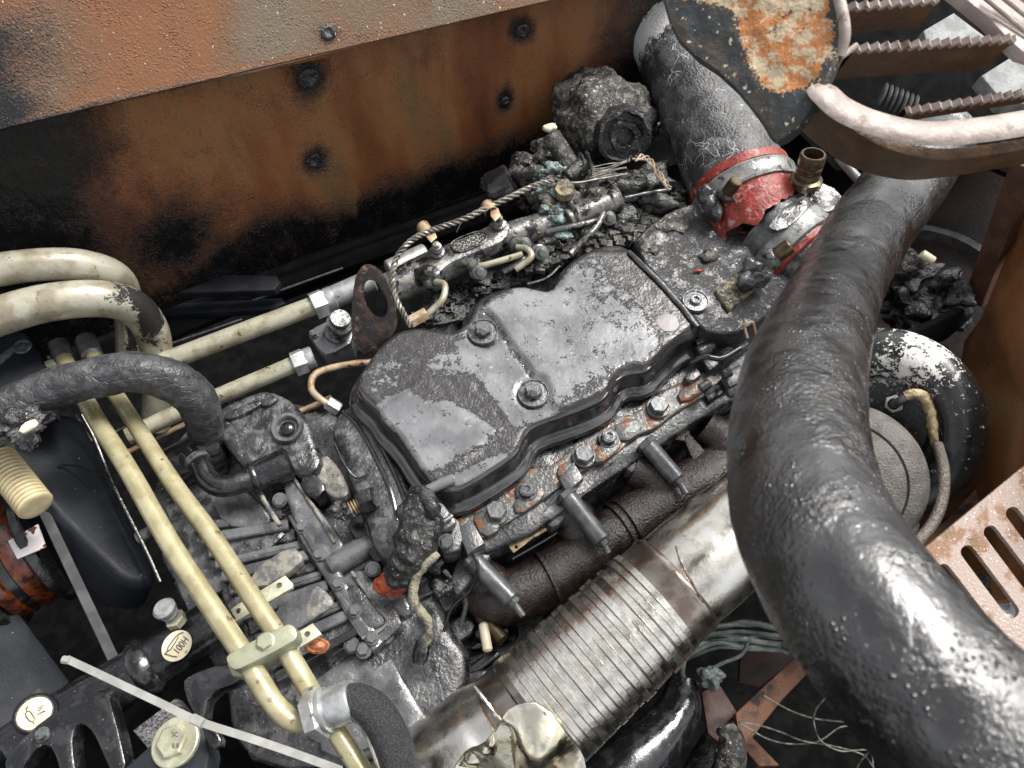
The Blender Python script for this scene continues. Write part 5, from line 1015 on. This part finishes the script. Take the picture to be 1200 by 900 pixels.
t = slab('grey_melt', plane3(D(1140, 720, .86), D(1180, 700, .88), D(1150, 750, .85)), [(1120, 700), (1150, 690), (1165, 668), (1215, 690), (1220, 760), (1160, 780), (1125, 750)], .02, MT['cast2'], bev=.004, sp=.006, hf=lambda X, Y, V: np.array([.008 * fbm(v, 60, 6) for v in V])); tag(t, 'crinkled grey melted sheet seen through the slotted plate', 'melted sheet')
t = polybox('dark_bracket', D(1178, 790, .7), D(1205, 740, .72), .01, .02, MT['gloss']); tag(t, 'dark glossy bracket under the corner of the slotted plate', 'bracket')

# ================================================================ serrated step, close to the camera
tst = thing('serrated_step', 'rusted cab step with serrated tread bars blurred in the top right', 'step', D(1050, 90, .55))
SD = .56; dn = Vector((0, sT * .25 - .1, -1)).normalized()
def ribbon(name, pts, w, h, m, mtop=None, par=tst, wv=None):
    """strip following px path (x,y,d): narrow top face facing up and a deep side face hanging down"""
    C = cr([(D(*p), 1) for p in pts], 12); V = []; n = len(C)
    for i, (p, _) in enumerate(C):
        t_ = (C[min(i + 1, n - 1)][0] - C[max(i - 1, 0)][0]).normalized(); up = Vector((0, -.45, .9)); s = t_.cross(up).normalized()
        V += [p, p - s * w, p - s * w - up * h, p - up * h]
    Fs = [(4 * i + j, 4 * i + (j + 1) % 4, 4 * i + 4 + (j + 1) % 4, 4 * i + 4 + j) for i in range(n - 1) for j in range(4)] + [(0, 1, 2, 3), tuple(range(4 * n - 4, 4 * n))]
    return mk(name, V, Fs, MT[m], par)
ribbon('rim_side', [(955, 112, .55), (985, 140, .55), (1030, 170, .55), (1090, 186, .55), (1150, 183, .55), (1260, 165, .55)], .008, .045, 'step')
tube('rim_top', [D(*p) for p in ((958, 102, .545), (968, 112, .54), (990, 130, .538), (1030, 146, .536), (1085, 156, .535), (1150, 152, .535), (1260, 134, .535))], [.0075, .0095, .0095, .009, .0085, .0085, .0085], MT['stepw'], tst, n=24, rf=lambda s, th: 1 / math.sqrt((math.cos(th) / .45) ** 2 + (math.sin(th) / 1.25) ** 2))
# end plate
PEp = plane3(D(800, 30, .60), D(940, 30, .55), D(930, 150, .55))
def epm(X, Y):
    o = 1 - S(-12, 12, sdf(X, Y, [(770, -40), (820, 5), (858, 10), (870, 50), (895, 100), (920, 108), (950, 100), (975, 60), (970, -40)])); return o * 1.1
slab('end_plate', PEp, [(780, 22), (768, -60), (985, -60), (988, 0), (988, 50), (968, 100), (950, 130), (925, 158), (905, 168), (890, 140), (850, 92), (800, 58)], .012, MT['steprust'], tst, bev=.002, rnd=1, sp=.004, af=epm, hf=lambda X, Y, V: np.array([.002 * fbm(v, 70, 6) for v in V]))
tube('plate_edge', [D(*p) for p in ((978, -20, .54), (986, 10, .535), (990, 40, .535), (984, 66, .54))], .004, MT['stepw'], tst, n=12)
def tread(name, a, b, h, d0, d1, period=.0072, amp=.0021, th=.005):
    A_, B_ = D(*a, d0), D(*b, d1); L = (B_ - A_).length; u = (B_ - A_) / L; up = Vector((0, -.35, .95)); up = (up - u * up.dot(u)).normalized(); s = u.cross(up); N_ = int(L / period) * 4
    V = []; 
    for i in range(N_ + 1):
        t_ = L * i / N_; z = amp * (1 if i % 4 == 1 else -1 if i % 4 == 3 else 0); 
        for e in (0, th): V += [A_ + u * t_ + up * z + s * e, A_ + u * t_ - up * h + s * e, A_ + u * t_ + up * (z - .0036) + s * e]
    Fs = []; Ft = []
    for i in range(N_):
        k = 6 * i; q = k + 6; Ft += [(k, k + 2, q + 2, q), (k + 3, k + 5, q + 5, q + 3), (k, k + 3, q + 3, q)]; Fs += [(k + 2, k + 1, q + 1, q + 2), (k + 5, k + 4, q + 4, q + 5), (k + 1, k + 4, q + 4, q + 1)]
    o = mk(name, V, Fs + Ft, MT['step'], tst, angle=30); o.data.materials.append(MT['stepw'])
    for p in o.data.polygons:
        if p.index >= len(Fs): p.material_index = 1
    return o
tread('tread_bar', (985, 4), (1100, -6), .03, .56, .56); tread('tread_bar', (1000, 52), (1190, 40), .036, .555, .56)
tread('tread_bar', (1060, 126), (1240, 98), .012, .55, .55)
polybox('bar_link', D(984, 68, .55), D(1004, 53, .552), .004, .004, MT['stepw'], tst)
t = slab('tread_corner', plane3(D(1130, 0, .57), D(1200, 40, .57), D(1200, -20, .60)), [(1110, -20), (1135, 0), (1160, 20), (1180, 42), (1200, 60), (1300, 90), (1300, -60), (1120, -60)], .01, MT['stepw'], tst, bev=.004)
for k in range(4): polybox('tread_groove', D(1140 + k * 22, -14 + k * 1, .566), D(1210 + k * 22, 44 - k * 2, .566), .003, .003, MT['stepw'], tst)
for i, P in enumerate(([(1082, 35), (1118, 14), (1155, 42), (1150, 60), (1090, 62)], [(1150, 88), (1185, 66), (1260, 62), (1260, 130), (1175, 118)])):
    t = slab('ground_stand_in', plane3(D(1100, 40, 1.0), D(1200, 60, 1.0), D(1150, 110, .96)), P, .02, MT['galv'], bev=.003); tag(t, ('grey granular plate standing in for ground between the upper step bars', 'grey granular plate standing in for ground under the lower step bar')[i], 'block', 'grey plates standing in for ground behind the step')  # plates added in place of the ground seen past the step
t = slab('dark_sheet', plane3(D(1000, 60, 1.2), D(1200, 60, 1.2), D(1100, 190, 1.15)), [(940, -40), (1300, -60), (1300, 190), (1210, 215), (1150, 190), (980, 200), (900, 120)], .01, MT['void'], bev=.001); tag(t, 'near black sheet filling the dark area behind the serrated step', 'panel')  # near black sheet fills the area behind the step
tsp = thing('coil_spring', 'dark coil spring visible below the step bars', 'spring', D(1050, 120, 1.0))
for k in range(7): lathe('coil', D(1034 + k * 6, 112 + k * 2.4, 1.0), (1, -.4, 0), [(.014, -.002), (.0165, 0), (.014, .002)], MT['boltd'], tsp, n=24)
t = cyl('shiny_rod', D(982, 184, 1.02), D(1008, 212, 1.0), .006, MT['boltd'], n=16); tag(t, 'short bright edged rod between fitting and big hose', 'rod')

# ================================================================ crossmember with stickers, lower left
tcm = thing('crossmember', 'black glossy tubular crossmember with an arched casting in the lower left', 'crossmember', Z(190, 790, -.05))
tube('cross_tube', [Z(*p) for p in ((20, 880, -.05), (80, 838, -.05), (150, 795, -.05), (215, 754, -.05), (275, 715, -.05))], [.028, .027, .026, .0265, .026], MT['gloss'], tcm, n=44, k=8)
lathe('tube_flange', Z(172, 782, -.05), Z(215, 754, -.05) - Z(150, 795, -.05), [(.027, -.01), (.031, -.004), (.031, .004), (.027, .010)], MT['gloss'], tcm, n=44)
slab('arch_casting', -.012, [(0, 900), (18, 872), (50, 842), (85, 822), (112, 808), (126, 812), (132, 830), (140, 860), (150, 905), (132, 912), (118, 880), (108, 858), (96, 848), (88, 852), (84, 872), (92, 920), (72, 920), (66, 890), (56, 872), (38, 880), (20, 915)], .022, MT['gloss'], tcm, bev=.003, rnd=1)
bolt(Z(50, 861, -.011), nut_mesh('sm_dome', .0048, .004, wr=.007, mat=MT['bolts']), tcm)
slab('lug_plate', -.0, [(212, 800), (222, 790), (262, 775), (282, 786), (282, 800), (245, 812), (238, 850), (222, 830)], .02, MT['gloss'], tcm, bev=.003, rnd=1)
def sticker(lab, pl, c, rx, ry, ang, text, tp, ts, tang, lines, logo):
    cx, cy = c; st = thing('sticker', lab, 'sticker', pl.w3(cx, cy), 'round service stickers')
    slab('sticker_face', pl, ell(cx, cy, rx, ry, ang, 28), .0006, MT['label'], st, bev=.0002)
    if logo: slab('sticker_border', Plane(pl.O - pl.n * .0004, pl.n), ell(cx, cy, rx + 2, ry + 2, ang, 28), .0006, MT['ink'], st, bev=.0002)
    cu = bpy.data.curves.new('t', 'FONT'); cu.body = text; cu.size = 1; cu.align_x = 'CENTER'; cu.align_y = 'CENTER'; o = bpy.data.objects.new('t', cu); SC.collection.objects.link(o)
    dg = bpy.context.evaluated_depsgraph_get(); me = bpy.data.meshes.new_from_object(o.evaluated_get(dg)); bpy.data.objects.remove(o)
    a = pl.w3(*tp); u = (pl.w3(tp[0] + math.cos(tang), tp[1] + math.sin(tang)) - a); v = (pl.w3(tp[0] + math.sin(tang), tp[1] - math.cos(tang)) - a)
    s = ts
    V = [a + u * (q.co.x * s * .8) + v * (q.co.y * s) + pl.n * .0007 for q in me.vertices]
    mk('sticker_text', V, [tuple(p.vertices) for p in me.polygons], MT['ink'], st)
    for P in lines: tube('pictogram', [pl.w3(*p) + pl.n * .0005 for p in P], .0005, MT['ink'], st, n=5, smooth=False, k=1)
PT1 = plane3(Z(207, 757, -.0225), Z(237, 738, -.0225), Z(205, 772, -.029))
PT1 = Plane(PT1.O + PT1.n * .0035, PT1.n)
sticker('cream oval sticker reading 100H with an oil can on the crossmember tube', PT1, (207, 757), 20.5, 15.5, -48, '100H', (212.5, 756), 12.5, math.radians(-52),
        [[(193, 766), (196, 763), (197, 758), (205, 747), (208, 744), (211, 742), (215, 741)], [(196, 763), (200, 761), (207, 750), (209, 746)], [(193, 766), (197, 767), (203, 769), (208, 769)], [(217, 765), (219, 762)]], False)
PT2 = plane3(Z(15, 840, -.062), Z(60, 822, -.062), Z(40, 858, -.060)); PT2 = Plane(PT2.O + PT2.n * .004, PT2.n)
PT2 = Plane(Z(40, 836, -.02), (-.1, .15, 1))
slab('sticker_land', Plane(PT2.O - PT2.n * .001, PT2.n), ell(40, 836, 30, 22, -35, 20) , .03, MT['satin'], tcm, bev=.002)
sticker('cream oval sticker with an oil can symbol on the black tank edge', PT2, (40, 836), 23.5, 16.5, -38, '500H', (48, 830), 5.5, math.radians(-52),
        [[(33, 828), (31, 831), (32, 834), (35, 833), (38, 837), (41, 842), (39, 846), (35, 845), (31, 840), (30, 836), (32, 834)], [(30.5, 831), (33, 829)], [(39, 846), (40.5, 849)], [(48, 836), (54, 833)], [(44, 838), (52, 833)]], True)
tkb = thing('adjuster_screw', 'pale adjuster screw with domed head and cream nut on the crossmember', 'screw', Z(206, 715, .0))
pk = Z(208, 728, -.018); dk = Vector((-.25, .3, 1))
sub('lock_nut', nut_mesh('locknut', .009, .008, mat=MT['zyel']), frame(pk, dk, .4), tkb)
lathe('screw_head', pk + dk.normalized() * .006, dk, [(.0055, 0), (.0055, .006), (.0085, .008), (.009, .010), (.006, .012), (.009, .014), (.011, .016), (.0115, .020), (.009, .023), (1e-6, .0235)], MT['galv'], tkb, n=28)
tbb = thing('flange_bolt', 'large pale yellow flanged hex bolt marked 8.8 in the lower left', 'bolt', Z(206, 870, .0))
slab('bolt_bar', -.004, [(128, 915), (176, 872), (214, 836), (238, 850), (246, 885), (240, 920)], .03, MT['satin'], tcm, bev=.004)
me_b = nut_mesh('flangebig', .0128, .007, wr=.0225, wh=.003, mat=MT['zyel']); sub('bolt_head', me_b, frame(Z(206, 870, -.003), (-.15, .1, 1), .35), tbb)
PB = Plane(Z(206, 870, -.003) + Vector((-.15, .1, 1)).normalized() * .0102, (-.15, .1, 1))
for tx_, (x, y) in (('8.8', (205.5, 874)), ('SC', (205, 861))):
    cu = bpy.data.curves.new('t', 'FONT'); cu.body = tx_; cu.align_x = 'CENTER'; cu.align_y = 'CENTER'; o = bpy.data.objects.new('t', cu); SC.collection.objects.link(o)
    dg = bpy.context.evaluated_depsgraph_get(); me = bpy.data.meshes.new_from_object(o.evaluated_get(dg)); bpy.data.objects.remove(o)
    a = PB.w3(x, y); u = PB.w3(x + 1, y) - a; v = PB.w3(x, y - 1) - a
    mk('bolt_mark', [a + u * q.co.x * 7 + v * q.co.y * 8 for q in me.vertices], [tuple(p.vertices) for p in me.polygons], MT['boltb'], tbb)
# braided pad behind bolt
t = slab('woven_pad', -.05, [(155, 856), (205, 818), (222, 838), (175, 880)], .02, MT['braidb'], bev=.002); t.data.materials[0] = mat('grey_woven_pad', (.2, .2, .21), (.05, .05, .05), (500, .45, .55), rough=(.3, .5), bump=1.5, bs=500); tag(t, 'grey woven hose patch behind the big flanged bolt', 'hose')
# cable tie
tti = thing('cable_tie', 'long pale grey cable tie lying across the crossmember at the lower left', 'cable tie', Z(230, 840, .03))
pts = [(78, 772, .02), (110, 787, .025), (150, 806, .03), (190, 825, .034), (232, 845, .036), (290, 864, .034), (340, 881, .03), (400, 903, .03)]
C = cr([(Z(*p), 1) for p in pts], 8); V = []
for i, (p, _) in enumerate(C):
    t_ = (C[min(i + 1, len(C) - 1)][0] - C[max(i - 1, 0)][0]).normalized(); s = t_.cross(Vector((0, 0, 1))).normalized(); w = .0034
    V += [p + s * w, p - s * w, p - s * w - Vector((0, 0, .0013)), p + s * w - Vector((0, 0, .0013))]
mk('tie_strap', V, [(4 * i + j, 4 * i + (j + 1) % 4, 4 * i + 4 + (j + 1) % 4, 4 * i + 4 + j) for i in range(len(C) - 1) for j in range(4)], MT['tie'], tti)
polybox('tie_head', Z(226, 842, .036), Z(238, 848, .037), .0085, .006, MT['tie'], tti); polybox('tie_tip', Z(74, 773, .02), Z(82, 774, .021), .007, .006, MT['tie'], tti, bev=.002)

# ================================================================ lower middle and right: wires, brackets, ducts
tra = thing('angle_bracket', 'rusty brown angle bracket in the dark gap below the exhaust pipe', 'bracket', D(900, 820, .95))
PA = plane3(D(870, 850, .95), D(940, 780, 1.0), D(900, 890, .93))
slab('bracket_arm', PA, [(862, 836), (900, 800), (932, 770), (949, 786), (915, 822), (882, 864), (914, 897), (890, 898), (868, 872)], .01, MT['rust'], tra, bev=.001)
t = slab('rust_plate', plane3(D(830, 830, .98), D(865, 830, .98), D(840, 880, .95)), [(822, 812), (842, 800), (866, 838), (850, 850), (842, 870), (830, 860)], .006, MT['rust'], bev=.001); t.data.materials[0] = mat('maroon_rust', (.07, .028, .02), (.03, .018, .014), rough=(.5, .7), bump=.5); tag(t, 'dark maroon rusty plate left of the angle bracket', 'plate')
t = slab('rust_plate', plane3(D(900, 760, 1.05), D(930, 750, 1.05), D(890, 790, 1.05)), [(868, 770), (890, 748), (925, 756), (934, 770), (890, 806), (866, 800)], .006, MT['void'], bev=.001); t.data.materials[0] = mat('deep_maroon_rust', (.04, .012, .01), (.02, .012, .01), rough=(.5, .7), bump=.5); tag(t, 'deep red brown plate above the angle bracket', 'plate')
t = tube('charred_stick', [D(850, 850, .93), D(858, 875, .92), D(850, 920, .92)], [.012, .017, .02], MT['ash'], n=20, nz=(.004, 90)); tag(t, 'charred ash covered stick at the bottom below the rusty plate', 'burnt stick')
gw = 'loose burnt wires below the big hose'
for i, pts in enumerate(([(866, 846), (890, 850), (915, 858), (940, 868), (975, 874), (1010, 884), (1024, 900)], [(868, 848), (900, 866), (930, 872), (960, 868), (985, 852), (1010, 852)], [(967, 818), (956, 832), (954, 848), (962, 868), (985, 880), (1018, 880), (1024, 905)], [(895, 815), (925, 832), (955, 842), (990, 846)], [(1022, 878), (1010, 890), (1004, 900)])):
    t = tube('loose_wire', [D(x, y, .9 + .01 * (j % 3)) for j, (x, y) in enumerate(pts)], .0011, MT['wire'], n=6, k=8); tag(t, ('pale loose wire leaving the angle bracket corner towards the big hose, upper strand', 'pale loose wire sagging from the bracket corner and rising again', 'long pale loose wire making a tall curl beside the big hose', 'short pale loose wire lying over the rusty bracket arm', 'tiny pale wire tail at the bottom edge')[i], 'wire', gw)
gc = 'greenish burnt cables beside the exhaust pipe'
rc = random.Random(9)
for i in range(11):
    y0 = 734 + i * 2.6; pts = [(786 + rc.uniform(-6, 4), y0 + 26 + rc.uniform(-4, 8)), (808, y0 + 8 + rc.uniform(-3, 3)), (840, y0 + rc.uniform(-4, 4)), (872, y0 + rc.uniform(-5, 3)), (905, y0 + rc.uniform(-4, 6)), (925, y0 + 6)]
    t = tube('burnt_cable', [D(x, y, 1.0 + rc.uniform(-.01, .01)) for x, y in pts], rc.choice([.0022, .003, .0038]), MT['cable'], n=8, k=6, nz=(.0005, 200)); tag(t, ('topmost', 'second from the top', 'third from the top', 'fourth from the top', 'fifth from the top', 'middle', 'fifth from the bottom', 'fourth from the bottom', 'third from the bottom', 'second from the bottom', 'lowest')[i] + ' burnt cable of the greenish bundle beside the exhaust pipe', 'cable', gc)
t = tube('burnt_cable', [D(*p) for p in ((877, 752, .97), (868, 768, .97), (845, 778, .97), (830, 788, .97), (826, 802, .97))], .0024, MT['cable'], n=8); tag(t, 'single pale green cable curving down from the cable bundle', 'cable')
t = tube('burnt_cable', [D(*p) for p in ((802, 770, .97), (800, 790, .97), (806, 800, .97), (820, 800, .97))], .0032, MT['cable'], n=8); tag(t, 'thick green cable loop next to the flexible pipe section', 'cable')
t = blob('burnt_connector', D(832, 794, .96), (.016, .013, .012), MT['cable'], amp=.6, sc=80, seed=5); tag(t, 'melted grey green connector on the cable loop', 'connector')
t = tube('lower_duct', [D(*p) for p in ((800, 800, .98), (796, 830, .96), (776, 860, .94), (745, 890, .92), (700, 930, .9))], [.02, .026, .03, .034, .036], MT['gloss'], n=36, k=10, nz=(.001, 40)); tag(t, 'glossy black duct under the flexible exhaust section', 'duct')
t = tube('lower_pipe', [D(*p) for p in ((870, 840, 1.1), (830, 900, 1.1), (800, 960, 1.1))], .03, MT['char'], n=24); tag(t, 'dark tube in shade at the bottom centre', 'pipe')
for i, (a, b, r, m, lab) in enumerate((((562, 718, -.10), (590, 752, -.10), .009, 'boltb', 'brown scorched pipe stub below the manifold end'), ((566, 730, -.09), (572, 764, -.09), .0055, 'label', 'small cream pipe stub below the manifold end'), ((585, 742, -.15), (600, 735, -.14), .016, 'gloss', 'black round socket in shade below the manifold'))):
    t = cyl('pipe_stub', Z(*a), Z(*b), r, MT[m], n=18, bev=.003); tag(t, lab, 'pipe')
t = tube('wire_bracket', [Z(x, y, -.14) for x, y in ((90, 486), (98, 502), (108, 517), (122, 512), (152, 498))], .0016, MT['wire'], n=6, smooth=False); tag(t, 'thin bent wire bracket in the gap behind the left yellow pipe', 'bracket')
t = cyl('shaft', Z(160, 632, -.12), Z(225, 598, -.12), .008, MT['bolts'], n=18); tag(t, 'bright short shaft crossing behind the yellow pipes', 'shaft')
# connectors right end between cover and big hose
tcr = thing('injector_harness', 'black plastic injector harness with connectors beside the right end of the cover', 'harness', Z(840, 430, -.03))
rr = random.Random(21)
tube('harness_duct', [Z(*p) for p in ((812, 405, -.03), (840, 392, -.03), (870, 372, -.03), (900, 345, -.03))], .012, MT['gloss'], tcr, n=18, nz=(.003, 60))
for x, y, w, h, a, z, m in ((838, 420, 13, 8, .6, -.03, 'cast'), (862, 440, 13, 9, .6, -.035, 'cast2'), (866, 404, 11, 6, .6, -.03, 'cast'), (838, 458, 13, 7, .62, -.045, 'gloss'), (812, 440, 9, 5, .6, -.035, 'cast')):
    dx, dy = math.cos(a), -math.sin(a); slab('connector', z, [(x - dx * w - dy * h, y - dy * w + dx * h), (x + dx * w - dy * h, y + dy * w + dx * h), (x + dx * w + dy * h, y + dy * w - dx * h), (x - dx * w + dy * h, y - dy * w - dx * h)], .025, MT[m], tcr, bev=.002, rnd=0)
for (x0, y0, x1, y1, r) in ((818, 414, 836, 404, .008), (850, 412, 856, 420, .009), (846, 440, 856, 434, .007), (820, 456, 832, 448, .006), (852, 462, 868, 454, .0065)): cyl('connector_barrel', Z(x0, y0, -.025), Z(x1, y1, -.022), r, MT['cast'], tcr, n=20, bev=.0015)
tube('copper_loop', [Z(*p) for p in ((876, 396, .0), (873, 382, .01), (882, 378, .01), (886, 392, .0))], .0018, MT['tan'], tcr, n=8)
tube('connector_lead', [Z(*p) for p in ((810, 425, -.01), (826, 418, .0), (845, 420, .0), (868, 408, .0))], .0035, MT['gloss'], tcr, n=10)

# ================================================================ last small details
ty = slab('hole_cover', .012, [(238, 858), (252, 852), (262, 872), (248, 880)], .012, MT['gloss'], bev=.002, rnd=1); tag(ty, 'small black glossy lug right of the big flanged bolt', 'lug')
for i, (pts, r, m, lab) in enumerate((
        ([(392, 520, -.04), (404, 545, -.036), (418, 560, -.04), (432, 556, -.04)], .0016, 'gloss', 'thin black wire on the bell flange left of the valve cover'),
        ([(548, 640, -.03), (560, 662, -.03), (552, 690, -.05), (530, 712, -.06), (520, 740, -.07)], .002, 'gloss', 'thin black wire dropping beside the woven cord'),
        ([(520, 668, -.05), (545, 700, -.07), (540, 735, -.08)], .0028, 'cast', 'dark conduit behind the woven cord'),
        ([(600, 655, -.08), (640, 632, -.085), (690, 600, -.085)], .0022, 'gloss', 'black wire in the shade between flange strip and manifold'),
        ([(640, 208, .03), (672, 214, .034), (700, 210, .03), (735, 204, .03)], .0014, 'wire', 'fine bare wire lying over the burnt pump'),
        ([(210, 566, -.05), (214, 596, -.06), (232, 622, -.07)], .003, 'gloss', 'black wire running down from the elbow pipe'))):
    t = tube('thin_wire', [Z(*p) for p in pts], r, MT[m], n=8, k=8); tag(t, lab, 'wire')
t = slab('scale_flakes', .0035, [(700, 300), (712, 296), (716, 304), (705, 309)], .001, MT['ash'], tv, bev=.0003, rag=.001)
